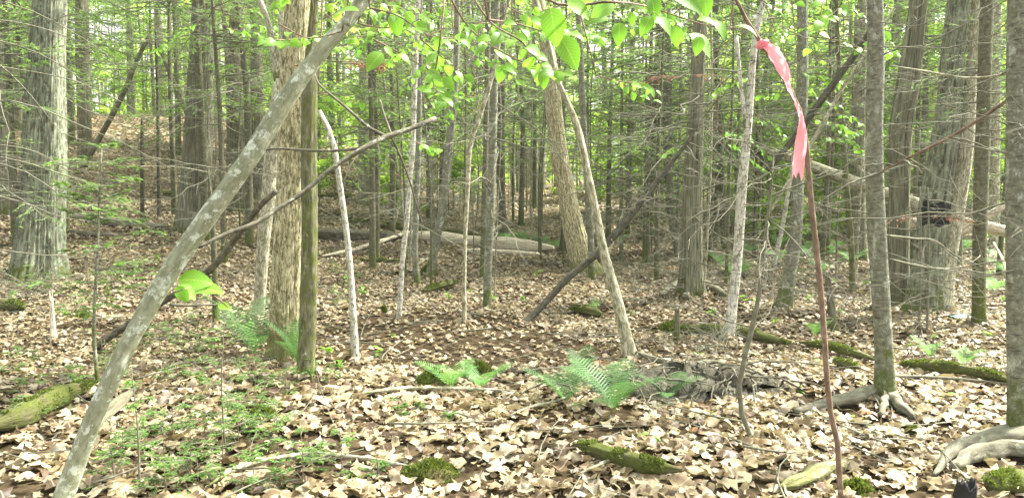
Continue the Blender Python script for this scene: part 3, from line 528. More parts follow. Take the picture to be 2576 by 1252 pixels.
placed('maple_tree', 'short-looking mossy based stem in the gap behind the twin trunk', 'tree', [(2394, 712, 24), (2400, 640, 20), (2416, 540, 18), (2440, 400, 16), (2460, 200, 14), (2470, 0, 12)], 'firdark', ext=3)
placed('birch_tree', 'pale upright trunk behind the dark brown mossy conifer', 'tree', [(2500, 640, 28), (2502, 450, 26), (2505, 200, 25), (2508, 0, 24)], 'pale', ext=4)
placed('fir_tree', 'near grey trunk cut by the right frame edge with thick snaking roots', 'tree', [(2572, 1108, 96), (2566, 1060, 70), (2562, 940, 60), (2560, 750, 60), (2559, 500, 60), (2561, 250, 60), (2563, 0, 58)], 'fir', ext=2, flare=(.3, .07, 3, 2), rough=.025, seg=36, land='the right edge trunk',
       br=[(.9, 2.9, 26, (.5, 1.6), dict(sub=6, r=.0035, subr=.0014, az=(1.8, 4.3)))],
       roots=[[(2610, 1110, 50), (2540, 1125, 46), (2470, 1135, 42), (2410, 1150, 38), (2370, 1185, 22), (2350, 1215, 10)], [(2640, 1170, 44), (2570, 1160, 46), (2500, 1160, 44), (2440, 1172, 40), (2400, 1200, 24)], [(2600, 1100, 44), (2520, 1112, 34), (2450, 1120, 24)]])
for q, (a, b, lb) in enumerate(((2312, 832, 'left'), (2332, 846, 'right'))):
    placed('dead_sapling', lb + ' one of two skinny bare stems in front of the twin trunk', 'sapling', [(a, b, 8), (a + 3, 700, 7), (a + 4, 560, 5), (a + 2, 470, 3)], 'twig', ext=0, br=[(.3, 1.5, 12, (.3, .8), dict(sub=5))])
# fir sapling on the left, with bright tips
def seedling(name, label, P, mat_, h, n, Lr, group=None, stem=.008, bkm='sapl', kw=None, pts=None, h0=.1):
    rng = np.random.default_rng(int(abs(P[0]) * 900 + P[1] * 77)); root = tag(empty(name, P), label, 'fir seedling', group)
    A = np.array([P + np.array([0, 0, -.03]), P + np.array([rng.normal(0, .03) * h, 0, h * .5]), P + np.array([rng.normal(0, .06) * h, 0, h])]) if pts is None else pts
    A = interp(A, 12); mb = MB(); tubes(mb, A, np.linspace(stem, stem * .3, 12), 7); mb.build('stem', BK[bkm], root, origin=P)
    ax = Axis(A, np.linspace(stem, .002, 12)); hh = rng.uniform(h0 * h, h, n); p, _ = ax.at(hh); L = rng.uniform(*Lr, n) * (1.25 - .8 * hh / h)
    Pb = branch_paths(rng, p, rng.uniform(0, 6.28, n), rng.uniform(0, .45, n), L, rng.uniform(-.25, 0, n), 7, .04); mt, mf = MB(), MB(); tubes(mt, Pb, .003 * np.linspace(1, .3, 7)[None].repeat(n, 0), 4, False)
    sprays(mf, mt, rng, Pb, L, **(kw or dict(side=8, per=16, blade=(.018, .0035), tw=.0013))); mt.build('twigs', BK['twig'], root, origin=P); mf.build('needles', mat_, root, origin=P, smooth=False)
    return root
g0 = ground(247, 972); Y0 = g0[1]
seedling('fir_sapling', 'young fir with bright green branch tips in front of the oak', g0, M_tip, 1.9, 40, (.3, .7), stem=.016, bkm='fir', kw=dict(side=8, per=22, blade=(.028, .007)), h0=.35,
         pts=np.array([g0 - np.array([0, 0, .04]), pt(236, 830, Y0), pt(245, 640, Y0), pt(250, 500, Y0), pt(256, 370, Y0)]))
# --- the outside-left conifer whose long bare twigs sweep into the picture
def sweeping():
    P = np.array([-5.3, 6.6, 0.]); P[2] = gz(P[0], P[1]); rng = np.random.default_rng(77); root = tag(empty('fir_tree', P), 'fir whose long bare twigs sweep down in front of the oak', 'tree')
    A = np.array([[P[0], P[1], P[2] - .1], [P[0] + .05, P[1], 3], [P[0], P[1], 7]]); A = interp(A, 30); r = np.linspace(.09, .03, 30); mb = MB(); tubes(mb, A, r, 20, True, .03, rng, (.4, .1, 3, 0)); mb.build('trunk', BK['fir'], root, origin=P)
    m = MB(); S = []
    for a in ([(-60, -10), (60, 20), (180, 80), (280, 150), (330, 240)], [(-60, 45), (60, 60), (160, 90), (230, 130)], [(-60, 90), (60, 120), (170, 175), (260, 250)],
              [(-60, 150), (40, 175), (180, 200), (330, 270), (440, 350)], [(-60, 240), (80, 265), (200, 315), (330, 370), (440, 430)], [(-60, 360), (70, 375), (150, 415), (230, 490)],
              [(-60, 480), (60, 510), (150, 545), (250, 560)], [(-60, 620), (90, 640), (200, 650), (280, 690)], [(-60, 400), (60, 430), (190, 520), (300, 600)], [(-40, 130), (50, 210), (150, 330)], [(-60, 760), (60, 745), (150, 720)]):
        d = rng.uniform(5.6, 7.4); Q = interp(np.array([pt(x_, y_, d + .2 * i) for i, (x_, y_) in enumerate(a)]), 8); S.append(Q)
    S = np.array(S); L = np.linalg.norm(S[:, -1] - S[:, 0], axis=1); st = np.array([[P[0], P[1], s[0, 2]] for s in S]); S[:, 0] = st
    tubes(m, S, .0055 * np.linspace(1.2, .35, 8)[None].repeat(len(S), 0), 5, False); q, l = side_twigs(rng, S, L, 9, (.08, .28)); tubes(m, q, .002 * np.linspace(1.2, .5, 4)[None].repeat(len(q), 0), 3, False)
    m.build('dead_branches', BK['twig'], root, origin=P)
sweeping()

# --- leaning dead poles, broken branches, logs
def pole(name, label, cat, pts, bk, Y0, Y1, group=None, parts=None, seg=16, rough=.06, cap=None, br=None):
    """a free-leaning or hanging piece from picture points with explicit distances"""
    n = len(pts); D = np.linspace(Y0, Y1, n); P = np.array([[*pt(a, b, d), wpx(c, d) / 2 * oa(a)] for (a, b, c), d in zip(pts, D)]); Q = interp(P, max(12, n * 5)); rng = np.random.default_rng(abs(int(pts[0][0])) + 3)
    base = Q[0, :3].copy(); mb = MB(); tubes(mb, Q[:, :3], np.maximum(Q[:, 3], .0015), seg, True, rough, rng)
    if not parts and not br: return tag(mb.build(name, BK[bk], origin=base), label, cat, group)
    root = tag(empty(name, base), label, cat, group); mb.build('stem', BK[bk], root, origin=base)
    for nm, q, b2 in (parts or []):
        q = np.array([[*pt(a, b, d), wpx(c, d) / 2] for a, b, c, d in q]); q = interp(q, 14); m = MB(); tubes(m, q[:, :3], np.maximum(q[:, 3], .001), 8, True, .04, rng); m.build(nm, BK[b2], root, origin=base)
    if br:
        m = MB(); dead_branches(m, rng, Axis(Q[:, :3], Q[:, 3]), *br[:4], **br[4]); m.build('dead_branches', BK['twig'], root, origin=base)
    return root
def gy(px, py): return ground(px, py)[1]
yM = gy(1308, 818)
pole('dead_pole', 'dark dead pole leaning right from the leaves to the grey root-flared trunk', 'dead tree', [(1300, 824, 14), (1325, 806, 19), (1370, 762, 17), (1430, 698, 17), (1500, 640, 17), (1555, 580, 19), (1600, 522, 18), (1650, 460, 15), (1690, 408, 12), (1735, 350, 9), (1760, 300, 5)], 'dead', yM, yM + .9, br=(1.2, 3.2, 30, (.3, 1.1), dict(sub=8)))
pole('dead_pole', 'dark mossy pole propped behind the lichened leaning trunk, broken at top', 'dead tree', [(240, 875, 20), (300, 830, 20), (400, 765, 19), (515, 690, 18), (570, 630, 18), (610, 575, 18), (650, 522, 17), (694, 482, 13)], 'branch', gy(240, 878), 5.6)
pole('broken_branch', 'long dead branch with a pale cut end hanging across the flaky trunk', 'branch', [(500, 622, 9), (560, 592, 11), (640, 562, 12), (700, 524, 12), (765, 482, 12), (840, 420, 12), (920, 370, 13), (970, 345, 13), (1030, 325, 12), (1086, 302, 11)], 'branch', 3.65, 4.4,
     parts=[('side_branch', [(975, 345, 9, 4.25), (930, 322, 8, 4.25), (870, 270, 7, 4.3), (805, 215, 5, 4.3), (790, 180, 3, 4.4)], 'branch'), ('side_branch', [(985, 340, 7, 4.25), (968, 295, 6, 4.3), (956, 252, 4, 4.35)], 'branch'),
            ('side_branch', [(920, 371, 8, 4.2), (850, 379, 7, 4.4), (765, 378, 7, 4.9), (690, 374, 6, 5.3), (620, 386, 4, 5.5)], 'branch'), ('cut_end', [(1084, 303, 11.5, 4.398), (1096, 298, 11, 4.41)], 'wood'),
            ('side_branch', [(985, 345, 6, 4.25), (1010, 400, 5, 4.3), (1035, 470, 4, 4.4), (1060, 560, 3, 4.5)], 'branch')])
pole('leaning_pole', 'dark rough pole leaning right behind the dark lichened near trunk', 'dead tree', [(1930, 430, 15), (2000, 345, 17), (2050, 275, 18), (2120, 180, 17), (2170, 110, 15), (2225, 10, 11)], 'dead', 8.5, 8.2)
pole('leaning_pole', 'pale thin pole leaning right in front of the sky-lit greenery', 'dead tree', [(1920, 560, 7), (2000, 430, 9), (2065, 320, 10), (2130, 205, 10), (2190, 120, 9), (2250, 20, 7)], 'pale', 7.5, 7)
pole('fallen_tree', 'pale fallen trunk hung up at an angle behind the pink ribbon', 'fallen tree', [(1900, 372, 14), (1945, 385, 22), (2010, 405, 26), (2080, 432, 30), (2160, 462, 34), (2240, 492, 34), (2330, 520, 34)], 'pale', 13.5, 11.5, seg=20, parts=[('limb', [(1905, 378, 10, 13.5), (1918, 400, 10, 13.4), (1912, 425, 8, 13.4)], 'dead')])
pole('fallen_tree', 'bleached fallen trunk between twin trunk and right edge, lower of two', 'fallen tree', [(2230, 560, 26), (2330, 560, 30), (2420, 560, 34), (2500, 575, 34), (2560, 592, 30), (2640, 620, 26)], 'wood', 12.5, 11, seg=20)
pole('fallen_tree', 'bleached fallen limb rising to the right above the other', 'fallen tree', [(2380, 600, 22), (2440, 572, 24), (2500, 535, 22), (2560, 500, 16), (2640, 460, 10)], 'wood', 11.6, 11, seg=16)
pole('curved_branch', 'bright curved dead branch at the far right edge', 'branch', [(2500, 610, 5), (2525, 660, 8), (2540, 720, 9), (2580, 770, 8)], 'wood', 10, 8)
pole('long_branch', 'long brown branch reaching in from the right edge trunk', 'branch', [(2562, 232, 12), (2480, 290, 10), (2390, 345, 9), (2310, 385, 7), (2240, 420, 5), (2190, 445, 3)], 'sapl', 4.5, 4.9, br=(.3, 1.3, 10, (.15, .4), dict(sub=5)))
pole('long_branch', 'pale thin branch running almost level from the right edge trunk', 'branch', [(2562, 178, 7), (2500, 192, 7), (2430, 196, 6), (2330, 180, 5), (2240, 165, 3)], 'pale', 4.5, 5)
pole('long_branch', 'thin grey branch crossing low from behind the twin trunk', 'branch', [(2240, 652, 6), (2330, 672, 6), (2420, 678, 4), (2500, 690, 3)], 'twig', 5.4, 6)
pole('long_branch', 'grey drooping branch crossing the twin trunk below the charred hollow', 'branch', [(2226, 592, 7), (2300, 600, 6), (2350, 605, 5), (2400, 640, 4), (2470, 670, 3)], 'twig', 5.3, 5.6)
pole('bare_twig', 'short side twig growing from the lichened leaning trunk', 'branch', [(428, 766, 8), (480, 768, 6), (540, 766, 5), (575, 764, 3)], 'dead', 3.5, 3.8)
def log(name, label, pts, bk, sink=.35, group=None, moss=False, rough=.07, seg=20, cat='log', extra=None):
    Q = []
    for a, b, c in pts:
        g = ground(a, b); r = wpx(c, g[1]) / 2; Q.append([g[0], g[1], g[2] + r * (1 - sink), r])
    Q = interp(Q, max(14, len(pts) * 7)); base = Q[0, :3].copy(); mb = MB(); Q[:, 2] += .035 + (.03 if bk == 'mosslog' else 0); Q[:, 3] *= 1.2 if bk == 'mosslog' else 1.1; Q[:, 2] -= Q[:, 3] * (.3 if bk == 'mosslog' else 0); q_ = np.linspace(0, 1, len(Q)); Q[:, 3] *= np.minimum(1, .35 + 5 * np.minimum(q_, 1 - q_)); Q[:, 3] *= 1 + .12 * np.sin(q_ * 17 + Q[0, 0] * 9); rough = max(rough, .1)
    if sink > -.1: OBST.extend((q[0], q[1], q[3] * .75) for q in interp(Q, 60))
    tubes(mb, Q[:, :3], Q[:, 3], seg, True, rough, np.random.default_rng(abs(int(pts[0][0]))))
    if bk != 'mosslog': return tag(mb.build(name, BK[bk], origin=base), label, cat, group)
    root = tag(empty(name, base), label, cat, group); mb.build('wood', BK[bk], root, origin=base); fuzz(Q[:, :3], Q[:, 3]).build('moss', M_mossb, root, origin=base, smooth=False); return root
def fuzz(P, r, dens=26000, size=(.010, .022)):
    rng = np.random.default_rng(int(abs(P[0, 0]) * 1e3)); L = np.linalg.norm(np.diff(P, axis=0), axis=1).sum(); n = int(min(16000, dens * L * r.mean() * 2.2)); u = rng.uniform(0, len(P) - 1.001, n); i = u.astype(int); f = (u - i)[:, None]
    c = P[i] * (1 - f) + P[i + 1] * f; rr = (r[i] * (1 - f[:, 0]) + r[i + 1] * f[:, 0]); T = nrm(P[i + 1] - P[i]); S = nrm(np.cross(T, np.array([0, 0, 1.]))); N_ = np.cross(S, T); a = rng.normal(math.pi / 2, .75, n)
    d = np.cos(a)[:, None] * S + np.sin(a)[:, None] * N_; keep_ = np.sin(c[:, 0] * 9 + 2 * np.sin(c[:, 1] * 11)) * np.sin(c[:, 1] * 8 + u * .4) > -.05; c, d, rr, n = c[keep_], d[keep_], rr[keep_], int(keep_.sum())
    Y = nrm(d + rng.normal(0, .45, (n, 3))); X = nrm(np.cross(Y, rng.normal(0, 1, (n, 3)))); Z = np.cross(X, Y); s_ = rng.uniform(*size, n); mb = MB(); scatter(mb, *NEEDLE, c + d * rr[:, None] * .97, X, Y, Z, np.stack([s_ * .45, s_, s_], -1)); return mb
log('fallen_log', 'long bleached fallen log lying across the middle distance', [(1010, 600, 20), (1100, 612, 26), (1200, 622, 28), (1300, 632, 30), (1392, 638, 24)], 'wood', .2)
log('fallen_log', 'dark charred looking end of log right of the mossy trunk', [(790, 602, 26), (850, 606, 28), (920, 606, 24), (1005, 606, 20)], 'dead', .2)
log('fallen_log', 'thin peeled log lying in front of the long bleached log', [(1150, 636, 8), (1230, 640, 10), (1310, 644, 9), (1370, 648, 7)], 'wood', .2)
log('fallen_log', 'slanting pale stick-like log below the charred log end', [(810, 652, 7), (880, 640, 10), (950, 618, 9), (1050, 585, 7)], 'wood', 0)
log('mossy_log', 'dull green log behind the long bleached log', [(860, 560, 9), (950, 572, 12), (1080, 590, 14), (1180, 600, 14), (1245, 603, 10)], 'mosslog')
log('mossy_log', 'thin dark green log on the slope right of the mossy trunk', [(800, 498, 9), (850, 499, 10), (895, 500, 8)], 'mosslog')
log('mossy_log', 'dark green log on the slope left of the flaky trunk', [(585, 492, 10), (640, 494, 12), (705, 496, 11)], 'mosslog')
log('mossy_log', 'short green log on the slope near the two bare dark stems', [(385, 492, 9), (440, 494, 10), (475, 494, 8)], 'mosslog')
log('fallen_log', 'grey weathered log at the slope foot right of the oak', [(150, 552, 14), (210, 556, 18), (270, 566, 16), (340, 572, 14), (430, 578, 12)], 'grey')
log('fallen_log', 'brown rotting log below the weathered grey one beside the oak', [(165, 590, 10), (230, 596, 12), (300, 600, 10)], 'brown')
log('mossy_log', 'moss-topped stick lying right of the snapped whitish sapling', [(905, 664, 6), (960, 666, 8), (1030, 670, 7)], 'mosslog', 0)
log('mossy_log', 'short moss-green stick below the boot-footed trunk', [(1065, 745, 10), (1105, 735, 13), (1155, 722, 9)], 'mosslog', .1)
log('mossy_log', 'bright mossed log slanting through the foreground leaves', [(1442, 1148, 20), (1500, 1168, 30), (1570, 1190, 34), (1650, 1210, 30), (1715, 1218, 20)], 'mosslog', .3, rough=.12)
log('mossy_log', 'small mossy log left of the bent grey-white trunk foot', [(1430, 790, 10), (1470, 796, 18), (1512, 806, 16)], 'mosslog', .3)
log('mossy_log', 'bright mossy log running past the foot of the white birch', [(1690, 852, 14), (1730, 850, 22), (1800, 852, 20), (1870, 856, 24), (1930, 872, 18), (1990, 885, 12)], 'mosslog', .3, rough=.12)
log('mossy_log', 'narrow mossed log between ribboned stem and dark near trunk, upper', [(2010, 880, 10), (2080, 892, 16), (2150, 912, 18), (2200, 926, 12)], 'mosslog', .3)
log('mossy_log', 'small mossed piece left of the dark near trunk, lower', [(2095, 930, 14), (2130, 940, 18), (2165, 946, 10)], 'mosslog', .3)
log('mossy_log', 'long thin mossy log running to the right frame edge', [(2262, 938, 16), (2340, 944, 22), (2430, 956, 22), (2500, 972, 18), (2570, 990, 14)], 'mosslog', .3, rough=.1)
log('mossy_log', 'thick mossy log rising from the left foreground corner', [(-30, 1110, 44), (40, 1085, 54), (110, 1050, 52), (180, 1015, 40), (235, 990, 22)], 'mosslog', .35, rough=.14)
log('mossy_log', 'mossy corner piece beside the charred stump', [(2480, 1258, 40), (2540, 1250, 50), (2640, 1240, 50)], 'mosslog', .4)
log('mossy_log', 'dim mossy hump behind the left edge leaves', [(-20, 782, 20), (25, 785, 26), (62, 790, 16)], 'mosslog', .4)
log('dead_branch', 'pale splintered log half under leaves beside the leaning trunk', [(190, 1130, 22), (250, 1085, 28), (300, 1035, 26), (350, 990, 16)], 'brown', .2, cat='branch')
log('dead_branch', 'long lichen-white stick curving along the lower left foreground', [(520, 1248, 9), (590, 1205, 12), (680, 1180, 12), (780, 1168, 12), (880, 1172, 11), (960, 1182, 9), (1050, 1196, 7)], 'pale', -.6, cat='branch')
log('dead_branch', 'straight pale stick in front of the small light fern', [(890, 1010, 7), (1000, 996, 9), (1100, 994, 9), (1200, 996, 8), (1300, 998, 6)], 'pale', -.4, cat='branch')
log('dead_branch', 'thin straight stick right of the dark near trunk roots', [(2080, 955, 5), (2200, 962, 6), (2330, 966, 7), (2450, 974, 6), (2570, 985, 5)], 'twig', -1, cat='branch')
log('dead_branch', 'pale hollow log piece with bark rims at the ribboned stem foot', [(1960, 1252, 24), (2030, 1230, 34), (2080, 1205, 34), (2130, 1185, 26)], 'flaky', .2, rough=.16, cat='branch')
log('dead_branch', 'tangled grey branch right of the bent trunk foot, uppermost', [(1600, 905, 14), (1660, 925, 12), (1730, 935, 12), (1800, 928, 10), (1860, 950, 7)], 'root', -.4, cat='branch')
log('dead_branch', 'tangled grey branch right of the bent trunk foot, lowest', [(1650, 985, 12), (1700, 960, 12), (1760, 945, 10), (1840, 960, 9), (1920, 1000, 6)], 'twig', -.6, cat='branch')
log('dead_branch', 'grey curved twig on leaves below the straight pale stick', [(1280, 1062, 5), (1340, 1040, 7), (1400, 1025, 6), (1450, 1000, 4)], 'twig', -.6, cat='branch')
log('dead_branch', 'whitish forked twig on leaves right of the mossed foreground log', [(1590, 1170, 7), (1540, 1180, 8), (1490, 1200, 7), (1450, 1215, 4)], 'pale', -1.2, cat='branch')
# pale logs of the far pile
rngp = np.random.default_rng(3)
for k in range(11):
    g = ground(1505 + (k % 4) * 17 + (k // 4) * 7, 487); g = g + np.array([0, 0, .10 + .2 * (k // 4)]); mb = MB(); l = rngp.uniform(.6, 1.1); a = rngp.normal(0, .3)
    tubes(mb, np.array([g + np.array([-l / 2 * math.cos(a), -l / 2 * math.sin(a), 0]), g + np.array([l / 2 * math.cos(a), l / 2 * math.sin(a), .02])]), np.full(2, rngp.uniform(.09, .13)), 10)
    tag(mb.build('cut_log', BK['wood'], origin=g), 'pale cut log in the distant pile behind the bent grey-white trunk', 'log', 'cut logs of the distant pile')

# --- stumps
def stump(name, label, px, py, w, h, bk, jag=.3, lean=(0, 0), seg=22, cat='stump', taper=.8, inner=None):
    g = ground(px, py); r = wpx(w, g[1]) / 2; hh = wpx(h, g[1]); rng = np.random.default_rng(int(px)); mb = MB(); K = 12; th = np.arange(seg) * 2 * np.pi / seg
    V = []; B = []
    for k in range(K):
        t = k / (K - 1); rr = r * (1 + .5 * math.exp(-t * 7)) * (1 - (1 - taper) * t) * (1 + .1 * np.sin(3 * th + t * 3) + .05 * np.sin(7 * th))
        top = hh * (1 + jag * (.6 * np.sin(2 * th + 1) + .5 * np.sin(5 * th) + .4 * np.sin(9 * th + 2))) * t
        V.append(np.stack([g[0] + rr * np.cos(th) + lean[0] * t * hh, g[1] + rr * np.sin(th) + lean[1] * t * hh, g[2] - .04 + top], -1)); B.append(np.stack([r * np.cos(th), r * np.sin(th), top], -1))
    t_ = V[-1].copy(); cen = t_.mean(0); t_ = cen + (t_ - cen) * .7; t_[:, 2] -= hh * .12; V.append(t_); B.append(B[-1]); V.append(np.repeat([cen - np.array([0, 0, hh * .3])], seg, 0)); B.append(B[-1])
    V = np.array(V); i = (np.arange(K + 1)[:, None] * seg + np.arange(seg)); j = (np.arange(K + 1)[:, None] * seg + (np.arange(seg) + 1) % seg)
    mb.add(V.reshape(-1, 3), [np.stack([i, j, j + seg, i + seg], -1).reshape(-1, 4)], np.array(B).reshape(-1, 3))
    return tag(mb.build(name, BK[bk] if isinstance(bk, str) else bk, origin=g), label, cat)
M_char = plain('charred_black_wood', (.009, .008, .007), .9, .6, 30)
stump('rotten_stump', 'dark rotten stump leaning on the large leaning pale trunk', 1424, 642, 34, 70, 'dead', .35)
stump('splintered_stub', 'thin splintered orange-brown stub left of the white birch', 1702, 862, 15, 100, 'brown', .12, taper=.8)
stump('splintered_stub', 'tall dark split slab leaning behind the ribboned stem', 2100, 832, 24, 150, 'brown', .1, lean=(-.16, 0), taper=.45)
stump('charred_stump', 'black charred stump in the lower right corner beside the thick roots', 2418, 1275, 64, 88, M_char, .16, lean=(.12, 0), taper=.7)
stump('broken_stub', 'knee-high broken dead stub in front of the oak', 135, 862, 14, 130, 'wood', .15, taper=.5)
# charred hollow patch: bumpy black scab on the twin trunk
def hollow():
    A = _yl[1]; ax = Axis(A[:, :3], A[:, 3]); hs_ = [ax.L[np.argmin(abs(A[:, 2] - pt(2345, y, A[0, 1])[2]))] for y in (560, 500)]
    n = 16; h = np.linspace(hs_[0], hs_[1], n); p, r = ax.at(h); mb = MB(); th = np.linspace(R(195), R(352), 22); rng = np.random.default_rng(2); V = []
    for i in range(n):
        e = math.sin(math.pi * i / (n - 1)) ; rr = r[i] * (1.02 + .10 * e + .03 * rng.normal(0, 1, 22)); q = np.stack([p[i, 0] + rr * np.cos(th), p[i, 1] + rr * np.sin(th) * 1.02, np.full(22, p[i, 2]) + .02 * np.sin(th * 5 + i)], -1); V.append(q)
    V = np.array(V); i = (np.arange(n - 1)[:, None] * 22 + np.arange(21)).ravel(); mb.add(V.reshape(-1, 3), [np.stack([i, i + 1, i + 23, i + 22], -1)])
    mb.build('charred_band', M_char, _yl[0], origin=A[0, :3])
hollow()
# rusty dead spray in front of it
def rusty(px, py, Y, L, label, az, seed):
    rng = np.random.default_rng(seed); p = pt(px, py, Y); root = tag(empty('dead_spray', p), label, 'branch'); P = branch_paths(rng, np.repeat(p[None], 4, 0), np.array(az), np.full(4, .05), np.full(4, L), np.full(4, -.15)); mt, mf = MB(), MB()
    tubes(mt, P, .004 * np.linspace(1, .4, 7)[None].repeat(4, 0), 4, False); sprays(mf, mt, rng, P, np.full(4, L), side=9, per=14, blade=(.03, .006)); mt.build('twig', BK['twig'], root, origin=p); mf.build('needles', M_rust, root, origin=p, smooth=False)
rusty(2330, 545, 7.6, .45, 'rusty dead conifer spray below the charred hollow', (-.1, .1, .3, 3.0), 1)
rusty(1730, 190, 9, .5, 'small rusty spray high left of the straight grey trunk', (3.0, 3.4, 2.6, .2), 2)
rusty(850, 155, 6, .35, 'orange dead spray high right of the mossy trunk', (.2, -.2, 3.1, .6), 3)

# ------------------------------------------------------------ ribbons and scrap
def ribmat():
    m, t, N, L = mat('pink_flagging_tape'); b = N('ShaderNodeBsdfPrincipled'); b.inputs['Base Color'].default_value = (.90, .34, .37, 1); b.inputs['Roughness'].default_value = .35
    tr = N('ShaderNodeBsdfTranslucent'); tr.inputs[0].default_value = (1, .45, .48, 1); ms = N('ShaderNodeMixShader'); ms.inputs[0].default_value = .5; L(b.outputs[0], ms.inputs[1]); L(tr.outputs[0], ms.inputs[2])
    o = N('ShaderNodeOutputMaterial'); L(ms.outputs[0], o.inputs[0]); return m
M_rib = ribmat()
yU = gy(2118, 1290)
placed('ribboned_sapling', 'bent reddish brown sapling in the right foreground carrying the long pink ribbon', 'sapling', [(2118, 1290, 17), (2112, 1200, 16), (2108, 1120, 16), (2085, 1010, 15), (2076, 880, 15), (2062, 700, 15), (2046, 560, 15), (2034, 430, 14), (2022, 320, 13), (1995, 235, 12), (1955, 170, 12), (1915, 108, 11), (1880, 55, 10), (1845, -10, 9)], 'sapl', ext=.8, rough=.06, seg=14, land='the ribboned sapling')
def ribbon(name, label, pts, Y, knot, parts=True):
    root = tag(empty(name, pt(*knot[:2], Y)), label, 'ribbon'); base = np.array(root.location)
    P = interp(np.array([[*pt(a, b, Y - dy), wpx(w_, Y), tw] for a, b, w_, tw, dy in pts]), 60); mb = MB(); V = []; nw = 7; rng = np.random.default_rng(4)
    T = nrm(np.gradient(P[:, :3], axis=0))
    for i in range(len(P)):
        sd_ = nrm(np.cross(T[i], np.array([0, 1., 0]))); a = P[i, 4]; u = sd_ * math.cos(a) + np.array([0, 1., 0]) * math.sin(a); nn = np.cross(T[i], u)
        for j in range(nw):
            s = j / (nw - 1) - .5; notch = 0
            V.append(P[i, :3] + u * s * P[i, 3] + nn * (.0030 * math.sin(s * 9 + i * .35) + .0022 * math.sin(s * 17 - i * .8) + .0015 * rng.normal()))
    V = np.array(V).reshape(len(P), nw, 3); V[-1, :, :] += T[-1] * (np.array([1, -.3, .5, -.8, -.2, .9, .3])[:, None] * P[-1, 3] * .5)
    i = (np.arange(len(P) - 1)[:, None] * nw + np.arange(nw - 1)).ravel(); mb.add(V.reshape(-1, 3), [np.stack([i, i + 1, i + 1 + nw, i + nw], -1)]); mb.build('tail', M_rib, root, origin=base)
    k = MB(); g = np.random.default_rng(8); c = pt(*knot[:2], Y)
    for q in range(5):
        r_ = wpx(knot[2], Y) / 2; th = np.linspace(0, 2 * np.pi, 9) + q; ring = c + np.stack([np.cos(th) * r_ * g.uniform(.6, 1.1), np.sin(th) * r_ * .8, np.sin(th + q) * r_ * g.uniform(.3, 1)], -1)
        tubes(k, ring, np.full(9, r_ * .33), 6, True)
    k.build('knot', M_rib, root, origin=base)
ribbon('pink_ribbon', 'long twisted pink flagging ribbon knotted on the bent brown sapling', [(1920, 106, 20, .2, .015), (1944, 130, 30, .25, .014), (1970, 175, 33, .25, .014), (1988, 225, 24, .8, .014), (2002, 258, 20, 1.0, .016), (2016, 300, 25, .6, .018), (2016, 350, 28, .1, .018), (2010, 400, 29, -.2, .018), (2007, 442, 30, .1, .018)], yU, (1918, 112, 24))
ribbon('pink_ribbon', 'tiny pink ribbon tied around the very thin pale leaning sapling', [(1001, 440, 8, .2, 0), (1005, 450, 9, .3, .01), (1009, 462, 10, .1, .01)], gy(1022, 600), (1002, 440, 8))
def scrap():
    g = ground(2420, 806); rng = np.random.default_rng(6); n = 14; V = []; r = wpx(46, g[1]) / 2
    for i in range(n):
        for j in range(n):
            x = (i / (n - 1) - .5) * 2 * r; y = (j / (n - 1) - .5) * 1.3 * r; V.append([x, y, .01 + max(0, r * .28 * (1 - (x / r) ** 2) * (1 - (y / r / .7) ** 2)) + .03 * r * rng.normal()])
    mb = MB(); i = (np.arange(n - 1)[:, None] * n + np.arange(n - 1)).ravel(); mb.add(np.array(V) + g + np.array([0, 0, .03]), [np.stack([i, i + 1, i + 1 + n, i + n], -1)])
    tag(mb.build('plastic_scrap', plain('pale_teal_plastic', (.35, .75, .60), .35, .3, 12), origin=g), 'crumpled pale teal plastic scrap lying left of the dark mossy conifer', 'litter')
scrap()

# ------------------------------------------------------------ ferns, seedlings, moss
def frond_tmpl(lobed=True):
    V = []; Fq = []; K = 20
    for i in range(K):
        t = (i + .5) / K; hw = .30 * math.sin(math.pi * (t * .82 + .13)) ** .9
        for sg in (-1, 1):
            b = len(V); y = t; wd = .013
            prof = [(0, wd * .8), (.35, wd), (.7, wd * .7), (1, .004)]
            for u, h in prof:
                xx = sg * hw * u; yy = y + .10 * u * hw / .3; zz = -.08 * (u ** 2) * hw + .10 * hw * u
                V.append((xx, yy - h, zz)); V.append((xx, yy + h, zz))
            for k in range(3): Fq.append((b + 2 * k, b + 2 * k + 1, b + 2 * k + 3, b + 2 * k + 2))
    for i in range(9):
        t = -.18 + i * .145; V.append((-.008 * (1.2 - t), t, 0)); V.append((.008 * (1.2 - t), t, 0))
    b = len(V) - 18
    for k in range(8): Fq.append((b + 2 * k, b + 2 * k + 1, b + 2 * k + 3, b + 2 * k + 2))
    return np.array(V, float), np.array(Fq)
FT = frond_tmpl()
